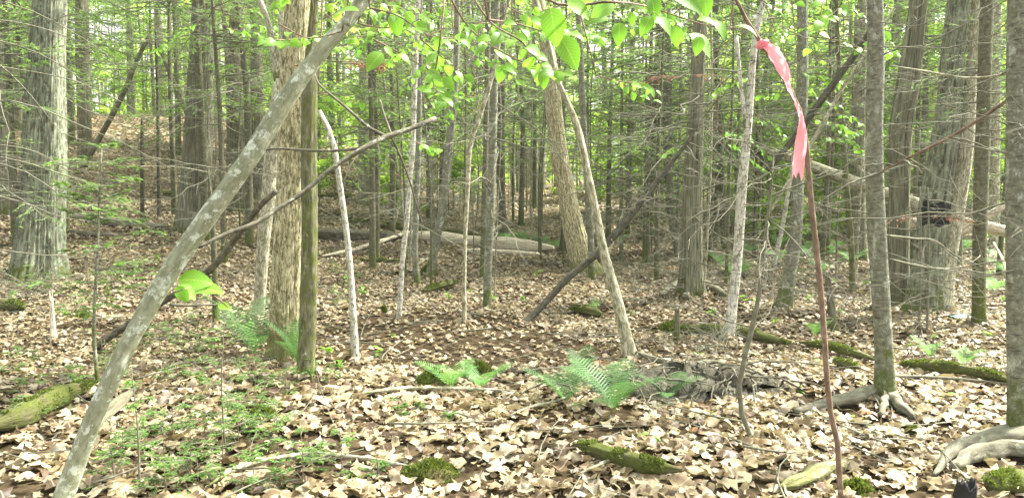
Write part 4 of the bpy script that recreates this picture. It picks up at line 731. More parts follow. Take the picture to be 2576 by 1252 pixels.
def fern(px, py, hpx, n, m, label, spread=1.0, group=None, az=None):
    g = ground(px, py); L = wpx(hpx, g[1]); rng = np.random.default_rng(int(px * 3 + py)); root = tag(empty('fern', g), label, 'fern', group)
    for k in range(n):
        a = 2 * np.pi * k / n + rng.normal(0, .35) if az is None else az[k % len(az)] + rng.normal(0, .12); l = L * rng.uniform(.75, 1.15); el = R(rng.uniform(62, 80)) / (1 + (spread - 1) * .5)
        V, Fq = FT; t = np.clip(V[:, 1] + .2, 0, 1.3); ang = el - t * rng.uniform(.75, 1.15); # integrate arc
        ts = np.linspace(0, 1.3, 40); an = el - ts * rng.uniform(.7, 1.1); X = np.concatenate([[0], np.cumsum(np.cos(an[:-1]) * .0333)]); Z = np.concatenate([[0], np.cumsum(np.sin(an[:-1]) * .0333)])
        fx = np.interp(t, ts, X); fz = np.interp(t, ts, Z); ai = np.interp(t, ts, an)
        out = fx - V[:, 2] * np.sin(ai); zz = fz + V[:, 2] * np.cos(ai); d = np.array([math.cos(a), math.sin(a)]); s_ = np.array([-d[1], d[0]])
        P = np.stack([g[0] + l * (out * d[0] + V[:, 0] * s_[0]), g[1] + l * (out * d[1] + V[:, 0] * s_[1]), g[2] + .01 + l * zz], -1)
        mb = MB(); mb.add(P, [Fq]); mb.build('frond', m, root, origin=g, smooth=False)
fern(640, 900, 150, 9, M_fern, 'dark blue-green fern clump left of the flaky trunk foot')
fern(745, 925, 120, 6, M_fern, 'dark fern growing tight against the flaky trunk foot', .8)
fern(1135, 985, 105, 6, M_fernl, 'light green fern on the small mossy rock')
fern(1210, 985, 95, 6, M_fernl, 'light green low fern right of the small mossy rock', 1.1)
fern(1420, 1020, 125, 7, M_fern, 'blue-green fern spreading left in the centre foreground', 1.2)
fern(1545, 1045, 150, 9, M_fern, 'largest blue-green fern clump in the centre foreground', 1.15)
fern(1680, 1010, 90, 4, M_fern, 'low fern fronds reaching right of the largest fern clump', 1.4)
fern(1465, 962, 80, 5, M_fern, 'upright fern behind the two centre foreground ferns', .8)
fern(2340, 905, 62, 5, M_fernl, 'light fern behind the long thin mossy log')
fern(2425, 925, 58, 5, M_fernl, 'small light fern right of another behind the mossy log')
fern(1490, 790, 40, 4, M_fernl, 'tiny fern beside the small mossy log')
fern(2050, 850, 50, 5, M_fernl, 'small pale fern left of the ribboned sapling')
for k, (a, b, s) in enumerate(((1290, 612, 42), (1325, 616, 46), (1360, 620, 42), (1395, 628, 46), (1265, 603, 34))):
    fern(a, b, s, 6, M_fernl, 'bright far fern behind the long bleached log', 1.3, group='ferns behind the bleached log')
for k, (a, b, s) in enumerate(((1870, 690, 60), (1960, 660, 60), (2070, 690, 62), (2140, 665, 60), (2010, 610, 46), (2090, 605, 46), (1920, 600, 44), (2230, 640, 46), (2420, 640, 60), (2540, 700, 66), (2500, 740, 66), (1810, 665, 46), (1640, 600, 40), (1560, 610, 40), (2560, 640, 60), (1850, 700, 60), (2050, 660, 50), (2090, 645, 50), (2020, 640, 44), (2480, 700, 40), (2520, 660, 44), (1880, 640, 36), (1760, 620, 30), (2110, 625, 40), (1960, 625, 40))):
    fern(a, b, s, 6, M_fernl, 'bright green fern in the sunny gap on the right', 1.3, group='far ferns in the sunny gap')
def leafy_seedling(px, py, hpx, n, label, m=None, size=30, group=None):
    g = ground(px, py); h = wpx(hpx, g[1]); rng = np.random.default_rng(int(px + py * 5)); root = tag(empty('leafy_seedling', g), label, 'seedling', group); A = interp(np.array([g - np.array([0, 0, .02]), g + np.array([rng.normal(0, .1) * h, 0, h * .5]), g + np.array([rng.normal(0, .2) * h, 0, h])]), 8)
    mb = MB(); tubes(mb, A, np.linspace(.0035, .0015, 8), 5); mb.build('stem', BK['sapl'], root, origin=g); mb = MB(); s = wpx(size, g[1])
    Z = nrm(np.array([0, 0, 1.]) + rng.normal(0, .3, (n, 3))); a = rng.uniform(0, 6.28, n); Y = np.stack([np.cos(a), np.sin(a), rng.normal(-.1, .2, n)], -1); X = nrm(np.cross(Y, Z)); Y = np.cross(Z, X)
    pos = A[rng.integers(3, 8, n)]; scatter(mb, *BLEAF, pos, X, Y, Z, rng.uniform(.7, 1.2, n) * s); mb.build('leaves', m or M_beech, root, origin=g)
sd_list = [(a_, b_, 16 + (a_ * 3 + b_) % 14, 5, 14) for a_, b_ in ((2010, 700), (2040, 760), (2085, 720), (2180, 720), (2120, 800), (1950, 820), (2350, 860), (2480, 850), (2520, 760), (2400, 900), (2290, 880), (1900, 780), (1870, 760), (1790, 800), (2060, 930), (2170, 980), (2340, 1020), (2450, 1040), (1750, 1000), (1800, 1040), (1350, 700), (1320, 760), (1130, 760), (990, 860), (1560, 760))] + [(1460, 1030, 18, 4, 20), (615, 835, 40, 5, 26), (820, 900, 30, 5, 22), (855, 925, 24, 4, 20), (960, 895, 20, 4, 20), (1650, 1120, 26, 6, 22), (1610, 1110, 20, 4, 20), (1880, 985, 30, 6, 18), (2010, 985, 16, 4, 16), (1240, 760, 18, 5, 14), (1180, 745, 14, 4, 12), (2400, 1010, 20, 4, 18), (2150, 1060, 14, 4, 14), (2260, 1010, 16, 4, 14), (1010, 745, 14, 4, 12), (880, 720, 30, 8, 16), (910, 740, 22, 7, 14), (1590, 790, 16, 4, 12), (1700, 840, 18, 4, 13), (720, 760, 30, 6, 14), (520, 760, 26, 5, 16), (1755, 905, 20, 5, 16), (1960, 1060, 14, 4, 14), (480, 930, 30, 5, 20), (330, 985, 26, 4, 20)]
for a, b, h, n, s in sd_list: leafy_seedling(a, b, h, n, 'tiny green broadleaf seedling pushing through the fallen leaves', size=s, group='tiny seedlings in the leaf litter')
KW = dict(side=8, per=16, blade=(.016, .004), tw=.0012)
fir_list = [(a_, b_, .2 + .1 * ((a_ * 7 + b_) % 3) / 2, 9) for a_, b_ in ((410, 1160), (520, 1120), (600, 1130), (690, 1080), (500, 1240), (360, 1110), (760, 1225), (640, 960), (420, 905), (390, 850), (500, 890), (720, 1000), (310, 1160), (150, 1010), (200, 985), (30, 940), (260, 900), (450, 960), (860, 1190), (620, 1040), (860, 690), (905, 715), (840, 770))] + [(560, 1175, .30, 10), (480, 1215, .26, 9), (620, 1090, .22, 9), (700, 1130, .22, 9), (640, 1225, .2, 8), (350, 1190, .28, 9), (440, 1100, .24, 9), (400, 880, .3, 10), (470, 850, .3, 10), (290, 1230, .22, 8), (760, 1180, .2, 8), (530, 1020, .25, 8), (90, 960, .3, 9), (60, 1075, .22, 9), (130, 1040, .2, 8), (640, 1000, .26, 8), (1000, 1050, .14, 7), (1040, 1040, .12, 7), (1130, 1060, .12, 6), (870, 760, .25, 8), (300, 930, .25, 7), (560, 940, .4, 9), (700, 1235, .18, 8), (420, 1245, .2, 8), (950, 1200, .12, 6), (780, 955, .2, 8), (840, 965, .2, 8), (330, 700, .5, 9), (180, 780, .4, 9), (90, 740, .4, 9), (50, 690, .4, 9), (60, 1010, .2, 8)]
for k, (a, b, h, n) in enumerate(fir_list):
    seedling('fir_seedling', 'small feathery fir seedling low among the fallen leaves', ground(a, b), M_tip if k % 3 != 1 else M_needle, h, n, (h * .5, h * .9), 'low fir seedlings', .0035, kw=KW)
seedling('fir_seedling', 'knee-high bare-stemmed fir seedling in the left foreground', ground(567, 1130), M_tip, .75, 9, (.15, .3), None, .006, bkm='twig', kw=KW, h0=.35)
seedling('fir_seedling', 'spindly fir seedling just right of the leaning trunk foot', ground(352, 1240), M_tip, .62, 9, (.12, .28), None, .006, bkm='twig', kw=KW, h0=.35)
def mossy_rock(px, py, w, hpx, label):
    g = ground(px, py); r = wpx(w, g[1]) / 2; h = wpx(hpx, g[1]) + .03; OBST.append((g[0], g[1], r * .85)); rng = np.random.default_rng(int(px)); n, k = 28, 12; V = []
    for i in range(k + 1):
        ph = i / k * math.pi / 2
        for j in range(n):
            th = j * 2 * math.pi / n; q = 1 + .12 * math.sin(3 * th + px) + .08 * math.sin(5 * th + i * .8) + .04 * rng.normal()
            V.append([g[0] + r * math.cos(ph) * math.cos(th) * q, g[1] + r * .75 * math.cos(ph) * math.sin(th) * q, g[2] - .03 + h * 1.1 * math.sin(ph) * (1 + .08 * rng.normal())])
    i = (np.arange(k)[:, None] * n + np.arange(n)); j = (np.arange(k)[:, None] * n + (np.arange(n) + 1) % n); mb = MB(); mb.add(V, [np.stack([i, j, j + n, i + n], -1).reshape(-1, 4)])
    root = tag(empty('mossy_rock', g), label, 'rock'); mb.build('stone', M_moss, root, origin=g); V = np.array(V); q = V[rng.integers(0, len(V), 2600)] + rng.normal(0, r * .05, (2600, 3)); d = nrm(nrm(q - g) + np.array([0, 0, .5]) + rng.normal(0, .4, (2600, 3))); X = nrm(np.cross(d, rng.normal(0, 1, (2600, 3)))); m2 = MB(); s_ = rng.uniform(.008, .018, 2600)
    scatter(m2, *NEEDLE, q, X, d, np.cross(X, d), np.stack([s_ * .45, s_, s_], -1)); m2.build('moss', M_mossb, root, origin=g, smooth=False)
mossy_rock(1085, 1195, 150, 26, 'flat moss-covered rock right of the lichen-white stick')
mossy_rock(1090, 975, 100, 36, 'small mossy rock under the light green fern')
mossy_rock(1210, 945, 70, 26, 'mossy lump behind the light green low fern')
mossy_rock(1690, 835, 70, 20, 'dark mossy lump beside the splintered stub')
mossy_rock(2155, 1240, 90, 24, 'yellow-green mossy lump at the ribboned sapling foot')
mossy_rock(660, 1050, 70, 22, 'small mossy hump below the flaky trunk')
mossy_rock(2340, 785, 90, 18, 'mossy mat in front of the twin trunk')
mossy_rock(2300, 1095, 50, 14, 'little moss pad right of the near trunk roots')
mossy_rock(965, 785, 20, 12, 'tiny mossy stone between snapped sapling and white birch')
mossy_rock(210, 805, 46, 16, 'mossy clod between oak and fir sapling')
mossy_rock(1080, 690, 44, 20, 'mossy burl at the boot-footed trunk')
# tangle of root mass right of the bent trunk
def rootmass():
    g = ground(1720, 985); rng = np.random.default_rng(12); n = 130; p = g + np.stack([rng.normal(0, .42, n), rng.normal(0, .16, n), rng.uniform(.02, .16, n)], -1); mb = MB()
    P = branch_paths(rng, p, rng.uniform(0, 6.28, n), rng.uniform(-.1, .5, n), rng.uniform(.15, .6, n), rng.uniform(-.6, -.2, n), 8, .12); tubes(mb, P, rng.uniform(.003, .011, n)[:, None] * np.linspace(1, .4, 8)[None], 5)
    root = tag(empty('root_mound', g), 'dark rotting root mound right of the largest fern clump', 'root mound'); mb.build('roots', BK['branch'], root, origin=g)
    n, k = 40, 12; V = []; r = .52; h = .17; OBST.append((g[0], g[1], .42)); OBST.append((g[0] - .35, g[1] + .1, .25)); OBST.append((g[0] + .4, g[1], .22))
    for i in range(k + 1):
        ph = i / k * math.pi / 2
        for j in range(n): th = j * 2 * math.pi / n; q = 1 + .2 * math.sin(3 * th + 1) + .12 * math.sin(7 * th + i * .8) + .07 * rng.normal(); V.append([g[0] + r * 1.35 * math.cos(ph) * math.cos(th) * q, g[1] + r * .5 * math.cos(ph) * math.sin(th) * q, g[2] - .03 + h * math.sin(ph) * (1 + .25 * rng.normal())])
    i = (np.arange(k)[:, None] * n + np.arange(n)); j = (np.arange(k)[:, None] * n + (np.arange(n) + 1) % n); mb = MB(); mb.add(V, [np.stack([i, j, j + n, i + n], -1).reshape(-1, 4)]); mb.build('rotten_wood', BK['dead'], root, origin=g)
rootmass()
def brush(px, py, n, L, sp, label, bk='twig', seed=1):
    g = ground(px, py); rng = np.random.default_rng(seed); p = g + np.stack([rng.normal(0, sp, n), rng.normal(0, sp * .6, n), rng.uniform(0, .06, n)], -1); mb = MB(); Ls = rng.uniform(L * .5, L, n)
    P = branch_paths(rng, p, rng.uniform(0, 6.28, n), rng.uniform(0, .7, n), Ls, rng.uniform(-.5, 0, n), 8, .08); tubes(mb, P, rng.uniform(.003, .006, n)[:, None] * np.linspace(1, .4, 8)[None], 4, False)
    q, l = side_twigs(rng, P, Ls, 7, (.15, .4)); tubes(mb, q, .002 * np.linspace(1.2, .5, 4)[None].repeat(len(q), 0), 3, False)
    tag(mb.build('brush_heap', BK[bk], origin=g), label, 'brushwood')
brush(1790, 880, 26, .7, .18, 'pale twiggy brush in front of the white birch foot', seed=1)
brush(1740, 745, 40, 1.0, .35, 'twiggy brush about the root-flared trunk foot', seed=2)
brush(90, 740, 46, 1.3, .5, 'bare twiggy brush against the huge oak foot', seed=3)
brush(1890, 720, 40, 1.4, .8, 'bare brush in the gap right of the white birch', seed=4)
brush(1560, 690, 30, 1.4, .7, 'bare brush behind the bent grey-white trunk', seed=5)
brush(860, 640, 30, 1.2, .7, 'bare brush in front of the charred log end', seed=6)
brush(2140, 830, 16, 1.0, .2, 'dry spreading brush left of the dark near trunk', seed=7)
brush(2420, 660, 30, 1.5, 1, 'pale dead brush around the bleached fallen trunks', 'wood', seed=8)

# ------------------------------------------------------------ overhanging leafy branches
def leafy_branch(label, twigs, Y, nleaf, size, seed, hand=(), m=None, dep=.25):
    rng = np.random.default_rng(seed); base = pt(twigs[0][0][0], twigs[0][0][1], Y); root = tag(empty('leafy_branch', base), label, 'branch'); mb = MB(); ml = MB(); S = []
    for tw in twigs:
        off = rng.normal(0, dep); Q = interp(np.array([pt(a, b, Y + off + .1 * i * rng.normal()) for i, (a, b) in enumerate(tw)]), 20); tubes(mb, Q, np.linspace(.0035, .001, 20), 6); S.append(Q)
        T = nrm(np.gradient(Q, axis=0)); n = int(nleaf * np.linalg.norm(Q[-1] - Q[0])) + 2 if nleaf else 0; idx = np.linspace(3, 19, n).astype(int)
        for k, i in enumerate(idx):
            sg = -1 if k % 2 else 1; sdv = nrm(np.cross(T[i], np.array([0, 0, 1.]))); 
            Yd = nrm(T[i] * rng.uniform(.3, .9) + sdv * sg * rng.uniform(.3, 1) + np.array([0, 0, -1]) * rng.uniform(.15, .9)); Z = nrm(np.array([0, -.75, .75]) + rng.normal(0, .45, 3)); X = nrm(np.cross(Yd, Z)); Z = np.cross(X, Yd)
            scatter(ml, *BLEAF, (Q[i] + Yd * .008)[None], X[None], Yd[None], Z[None], np.array([size * rng.uniform(.7, 1.25)]))
    if seed != 8:      # the stem each spray hangs from, rising out of the picture
        for Q in S[::2]:
            q0 = Q[0]; sw = rng.normal(0, .25, 3); U_ = interp(np.array([q0, q0 + np.array([sw[0] * .3, .15, .5]), q0 + np.array([sw[0], .4 + sw[1], 1.6]), q0 + np.array([sw[0] * 1.5, .8 + sw[1], max(3.2, 5.2 - q0[2])])]), 16); tubes(mb, U_, np.linspace(.0035, .012, 16), 6)
    for (px, py, ln, ang, tilt) in hand:      # leaf base, length in picture, direction (degrees clockwise from right), turn away
        d = Y + rng.normal(0, .05); a = R(ang); Yd = np.array([math.cos(a), .15 * rng.normal(), -math.sin(a)]); Z = nrm(np.array([0, -math.cos(R(tilt)), math.sin(R(tilt))]) + rng.normal(0, .12, 3)); Yd = nrm(Yd); X = nrm(np.cross(Yd, Z)); Z = np.cross(X, Yd)
        p = pt(px, py, d); scatter(ml, *BLEAF, p[None], X[None], Yd[None], Z[None], np.array([wpx(ln, d)]))
        tubes(mb, interp(np.array([p, p - Yd * .012]), 3), np.full(3, .0008), 4)
    mb.build('twig', BK['sapl'], root, origin=base); ml.build('leaves', m or M_beech, root, origin=base)
leafy_branch('near beech twig with the largest toothed leaves at top centre', [[(1250, -60), (1400, 10), (1530, 5), (1640, 20), (1760, 60), (1880, 75)]], 1.9, 0, .08, 1,
    hand=[(1385, 18, 96, 80, 20), (1410, 90, 92, 62, 25), (1545, 8, 66, 150, 40), (1430, 0, 70, 40, 40), (1560, 55, 60, 95, 15), (1530, 42, 60, 165, 40), (1638, 40, 56, 118, 30), (1588, 30, 34, 85, 35), (1690, -35, 100, 40, 25), (1655, 40, 60, 50, 55), (1700, 65, 52, 85, 15), (1770, -20, 60, 80, 30), (1740, 80, 80, 50, 55), (1755, 45, 50, 20, 60), (1505, -30, 60, 60, 40), (1310, -30, 80, 160, 50), (1640, -10, 60, 80, 50), (1600, -40, 90, 10, 60), (1480, -25, 60, 100, 60), (1855, 60, 60, 30, 60), (1800, 50, 55, 60, 50), (1760, 90, 50, 100, 40)])
leafy_branch('beech spray hanging with overlapping leaves above the bent sapling', [[(1175, -30), (1228, 50), (1311, 105), (1380, 190)], [(1118, -30), (1178, 67), (1261, 130), (1338, 165), (1420, 180)], [(1228, 50), (1300, 60), (1370, 80), (1440, 75)]], 2.6, 27, .05, 2,
    hand=[(1268, 165, 46, 110, 20), (1365, 178, 46, 85, 20), (1275, 95, 50, 200, 30), (1262, 165, 44, 20, 40), (1240, 95, 44, 170, 60)])
leafy_branch('beech spray of drooping leaves left of the bent sapling top', [[(900, 60), (960, 70), (1030, 60), (1100, 20), (1118, -20)], [(940, 100), (1000, 130), (1060, 165), (1110, 190)], [(1118, 0), (1110, 80), (1100, 150), (1090, 210), (1120, 250)], [(1060, 100), (1130, 160), (1180, 200)], [(930, 20), (1000, 40), (1080, 90), (1150, 95)]], 3.1, 27, .052, 3,
    hand=[(960, 130, 62, 125, 20), (990, 30, 60, 80, 25), (900, 20, 70, 170, 60), (1100, 235, 50, 30, 40), (1085, 228, 40, 190, 40)])
leafy_branch('beech twig whose leaves cross in front of the flaky trunk', [[(860, 80), (800, 95), (740, 100), (680, 100)], [(700, 60), (760, 92), (800, 92)]], 3.6, 14, .06, 4)
leafy_branch('leafy twig with small leaves right of the slim grey trunk', [[(1500, 190), (1560, 205), (1610, 210), (1650, 225)], [(1560, 205), (1600, 235), (1640, 250)]], 5.0, 14, .06, 5)
leafy_branch('leafy twig hanging at the top left of the dark near trunk', [[(2080, -20), (2065, 30), (2060, 80), (2040, 120)], [(2130, -20), (2110, 20), (2070, 50)], [(1900, -10), (1950, 20), (2000, 5)]], 3.8, 16, .06, 6)
leafy_branch('small beech spray beside the snapped whitish sapling top', [[(800, 235), (830, 240), (870, 255), (905, 258)], [(1050, 360), (1080, 368), (1110, 372)]], 4.6, 16, .06, 7)
leafy_branch('two large pale green leaves sprouting from the leaning trunk', [[(440, 735), (460, 728), (480, 720)], [(540, 745), (560, 760), (575, 775)]], 3.35, 0, .06, 8, hand=[(448, 700, 84, 8, 28), (470, 726, 96, 2, 62), (450, 716, 56, 40, 60), (548, 764, 36, 20, 45), (444, 720, 50, 60, 50)])
leafy_branch('leafy maple twig at the top right of the flaky trunk', [[(792, 60), (830, 40), (880, 20), (930, 15)], [(800, 20), (850, 60), (900, 70), (960, 60)], [(795, 0), (830, 10), (900, -10)]], 5.4, 20, .07, 9, m=M_broad)

for k, (a, b, Y_, n_, sz, what) in enumerate(((840, -10, 6.2, 26, .07, 'left of the white birch top, highest'), (960, 10, 5.2, 24, .065, 'above the long broken branch'), (1010, 110, 7.0, 22, .07, 'crossing the thin white birch'), (1150, 120, 6.0, 22, .065, 'left of the bent pale sapling top'), (1300, 20, 5.2, 22, .065, 'right of the bent pale sapling top'), (1420, 60, 6.6, 22, .07, 'over the slim dark grey trunk'), (1560, 30, 6.5, 20, .07, 'above the far log pile'), (1690, 20, 7.2, 20, .07, 'left of the straight grey trunk top'), (2090, 60, 6.0, 22, .07, 'left of the dark near trunk top'), (1960, 200, 8.5, 24, .08, 'between white birch and pink ribbon'), (2060, 330, 9.5, 24, .08, 'right of the pink ribbon, lower'), (560, 60, 9.5, 22, .08, 'left of the lichened leaning trunk top'), (1210, 250, 9, 18, .07, 'behind the bent pale sapling'), (1820, 330, 9.5, 20, .08, 'left of the white birch middle'))):
    g_ = np.random.default_rng(700 + k); tw_ = []
    for q in range(4):
        a0, b0 = a + g_.uniform(-50, 50), b + g_.uniform(-50, 40); sg_ = g_.choice([-1, 1]); tw_.append([(a0, b0), (a0 + sg_ * 45, b0 + g_.uniform(5, 25)), (a0 + sg_ * 90, b0 + g_.uniform(20, 50)), (a0 + sg_ * 130, b0 + g_.uniform(40, 85))])
    leafy_branch('loose leafy beech spray ' + what, tw_, Y_, n_, sz, 800 + k, m=M_beech, dep=.5)

# ------------------------------------------------------------ background wood
def proto_conifer(seed, h, r, bk, live, dead_n=70, live_n=44, Lr=(1.1, 2.4), name='background_conifer', side=13, per=13, blade=(.10, .035), nm=None):
    rng = np.random.default_rng(seed); root = empty(name, (0, 0, 0)); A = np.array([[0, 0, -.3], [rng.normal(0, .05), rng.normal(0, .05), h * .35], [rng.normal(0, .15), rng.normal(0, .15), h * .7], [rng.normal(0, .2), 0, h]]); A = interp(A, 40); rr = np.linspace(r, r * .2, 40)
    mb = MB(); tubes(mb, A, rr, 14, True, .04, rng, (.4, .3, 3, 0)); mb.build('trunk', BK[bk], root); ax = Axis(A, rr)
    m = MB(); dead_branches(m, rng, ax, 1.1, max(live, 1.5) + 2, int(dead_n * 1.05), (.6, 2.1), r=.007, sub=9, subr=.0032); m.build('dead_branches', BK['twig'], root)
    mf, mt = MB(), MB(); hh = rng.uniform(live, h, live_n); p, _ = ax.at(hh); L = rng.uniform(*Lr, live_n) * (1.15 - .75 * (hh - live) / max(h - live, 1)); P = branch_paths(rng, p, rng.uniform(0, 6.28, live_n), rng.uniform(-.2, .25, live_n), L, rng.uniform(-.3, 0, live_n))
    tubes(mt, P, .012 * np.linspace(1, .3, 7)[None].repeat(live_n, 0), 4, False); sprays(mf, mt, rng, P, L, side=side, per=per, blade=blade, tw=.004, sp=.45); mt.build('live_branches', BK['twig'], root); mf.build('needles', nm or M_needle_far, root, smooth=False)
    return root
def proto_hem(seed, h, r, live, n):
    return proto_conifer(seed, h, r, 'firdark', live, 40, n, (1.3, 3.0), 'background_hemlock', 17, 17, (.055, .017), M_needle)
def proto_broad(seed, h, r, bk, lo, n=5200, name='background_broadleaf', size=(.09, .15)):
    rng = np.random.default_rng(seed); root = empty(name, (0, 0, 0)); A = interp(np.array([[0, 0, -.3], [rng.normal(0, .15), 0, h * .4], [rng.normal(0, .3), 0, h * .75], [rng.normal(0, .5), 0, h]]), 30); rr = np.linspace(r, r * .25, 30)
    mb = MB(); tubes(mb, A, rr, 12, True, .05, rng, (.4, .2, 3, 0)); mb.build('trunk', BK[bk], root); ax = Axis(A, rr); k = 26; hh = rng.uniform(lo, h, k); p, _ = ax.at(hh); L = rng.uniform(.8, 2.6, k) * h / 12
    P = branch_paths(rng, p, rng.uniform(0, 6.28, k), rng.uniform(.1, .7, k), L, rng.uniform(-.1, .15, k)); mt = MB(); tubes(mt, P, .02 * np.linspace(1, .2, 7)[None].repeat(k, 0) * h / 12, 5, False); q, l = side_twigs(rng, P, L, 6, (.3, .6), .3); tubes(mt, q, .006 * np.linspace(1, .3, 4)[None].repeat(len(q), 0), 3, False); mt.build('limbs', BK['twig'], root)
    ml = MB(); leaf_cloud(ml, rng, np.concatenate([P[:, 3:].reshape(-1, 3), q[:, 1:].reshape(-1, 3)]), .22 * h / 12 + .05, n, size, spread=.55, flatten=.45); ml.build('leaves', M_broad, root, smooth=False)
    return root
def copy_tree(o):
    c = o.copy(); COL.objects.link(c)
    for ch in o.children: d = ch.copy(); COL.objects.link(d); d.parent = c
    return c
PC = [proto_conifer(101, 14, .18, 'farbark', 7, 90, 27), proto_conifer(102, 12, .13, 'firdark', 4.5, 80, 27), proto_conifer(103, 14, .22, 'farbark', 8.5, 110, 23), proto_conifer(104, 9, .08, 'firdark', 2.6, 50, 27, (.9, 1.9)), proto_conifer(105, 13, .15, 'farbark', 6, 110, 24)]
PH = [proto_hem(401, 8.6, .08, 3.0, 46), proto_hem(402, 7.5, .06, 1.7, 46), proto_hem(403, 8, .07, 2.4, 42)]
PB = [proto_broad(201, 13, .13, 'pale', 2.6, 7000), proto_broad(202, 11, .09, 'farbark', 2.2, 6400), proto_broad(203, 14, .16, 'farbark', 3.6, 7600)]
def proto_stem(seed, h, r, bk):
    rng = np.random.default_rng(seed); root = empty('bare_sapling', (0, 0, 0)); A = interp(np.array([[0, 0, -.2], [rng.normal(0, .05), rng.normal(0, .05), h * .3], [rng.normal(0, .12), rng.normal(0, .1), h * .65], [rng.normal(0, .25), 0, h]]), 24); rr = np.linspace(r, r * .3, 24)
    mb = MB(); tubes(mb, A, rr, 8, True, .05, rng); mb.build('trunk', BK[bk], root); m = MB(); dead_branches(m, rng, Axis(A, rr), .5, h, 26, (.3, 1.1), r=.005, sub=6, subr=.0022, elev=(0, .8)); m.build('twigs', BK['twig'], root)
    return root
PT = [proto_stem(501, 4.5, .018, 'pale'), proto_stem(502, 5, .022, 'firdark'), proto_stem(503, 4, .014, 'grey')]
PN = [proto_conifer(451, 7, .05, 'firdark', 2.3, 26, 40, (1.0, 2.2), 'near_hemlock', 16, 24, (.032, .008), M_needle), proto_conifer(452, 6.5, .045, 'fir', 1.5, 26, 40, (.8, 1.9), 'near_hemlock', 16, 24, (.032, .008), M_needle)]
PS = [proto_broad(301, 4.2, .025, 'twig', .8, 1900, 'understorey_sapling', (.08, .14)), proto_broad(302, 3.0, .02, 'twig', .3, 1500, 'understorey_sapling', (.07, .12)), proto_conifer(303, 4.6, .045, 'firdark', .7, 14, 26, (.6, 1.4), 'young_fir', nm=M_tip), proto_conifer(304, 3.0, .03, 'firdark', .3, 8, 20, (.5, 1.0), 'young_fir', nm=M_tip)]
rb = np.random.default_rng(42); PL = []
def put(proto, px, Y, s=1.0, what=0):
    if Y > 28 and 235 < px < 335 and what != 2: return
    if px < 640 and what in (1, 2, 4) and Y < 34 and not (what == 4 and Y < 20 and px > 480): Y = 34 + (Y * 7.3) % 14
    x = (px - CX) / F * Y; PL.append((proto, x, Y, s, what, px))
# background trees the photo shows in particular places
for px, Y, k, s in ((60, 26, 1, 1), (300, 36, 4, .8), (340, 37, 0, 1), (372, 39, 3, 1), (425, 36, 2, .8), (560, 30, 0, 1), (700, 30, 2, 1), (845, 27, 1, 1), (918, 22, 2, .85), (960, 33, 0, 1), (1000, 36, 4, 1), (1090, 27, 2, .9), (1110, 20, 3, 1), (1170, 32, 0, 1), (1190, 25, 4, .8), (1300, 30, 1, .9), (1330, 36, 2, 1), (1360, 33, 0, 1), (1400, 29, 4, 1), (1345, 24, 3, 1), (1520, 36, 1, 1), (1610, 28, 3, 1), (1660, 22, 4, .8), (1790, 22, 0, .7), (1885, 26, 1, .8), (1930, 20, 3, .9), (1960, 30, 0, 1), (2050, 24, 4, .7), (2090, 19, 3, 1), (2125, 32, 0, .9), (2190, 28, 1, 1), (2240, 22, 4, .8), (2310, 18, 3, 1), (2330, 30, 2, 1), (2430, 24, 0, .8), (2530, 18, 1, .8), (2545, 30, 4, 1), (150, 33, 0, 1), (10, 22, 3, 1)):
    put(PC[k], px, Y, s, 0)
for px, Y, k, s in ((70, 13.5, 0, 1), (165, 15, 0, 1.05), (440, 17, 0, 1.2), (560, 12.5, 0, .95), (1480, 17, 1, 1), (1565, 14, 1, .9), (1705, 13.5, 1, .85), (1850, 15.5, 1, .95), (1230, 17, 0, 1), (1090, 15, 0, 1), (2070, 13, 0, .9), (2420, 13, 1, .95), (945, 13.5, 0, 1), (1655, 11.5, 0, .8), (1790, 14, 0, .8), (1900, 15, 0, .85), (2300, 12.5, 0, .95), (2520, 12, 0, .9), (-20, 10, 1, 1)):
    put(PN[k], px, Y, s, 5)
for px, Y, k, s in ((35, 13.5, 2, 1), (130, 19, 0, 1), (190, 24, 0, 1.2), (455, 24, 0, 1.2), (580, 20, 0, 1.1), (625, 14.5, 0, 1), (400, 33, 2, 1.2), (935, 12.5, 0, .75), (985, 17, 2, 1), (1080, 21, 0, 1), (1190, 25, 2, 1.1), (1310, 20, 0, 1), (1420, 22, 2, 1), (1530, 17, 2, .9), (1625, 13.5, 2, .8), (1800, 16, 2, .9), (1915, 19, 0, 1), (1985, 23, 1, 1), (2080, 15, 2, .9), (2210, 20, 0, 1), (2420, 17, 0, 1), (2540, 21, 2, 1), (800, 22, 2, 1.2), (860, 30, 1, 1.2)):
    put(PH[k], px, Y, s, 3)
for i in range(13):
    Y = 34 + 34 * rb.random() ** 1.1; put(PC[rb.integers(0, 5)], rb.uniform(-60, 1700), Y, rb.uniform(.85, 1.3), 0)
for i in range(52):
    Y = 21 + 44 * rb.random(); put(PB[rb.integers(0, 3)], rb.uniform(-60, 2640), Y, rb.uniform(.8, 1.3), 1)
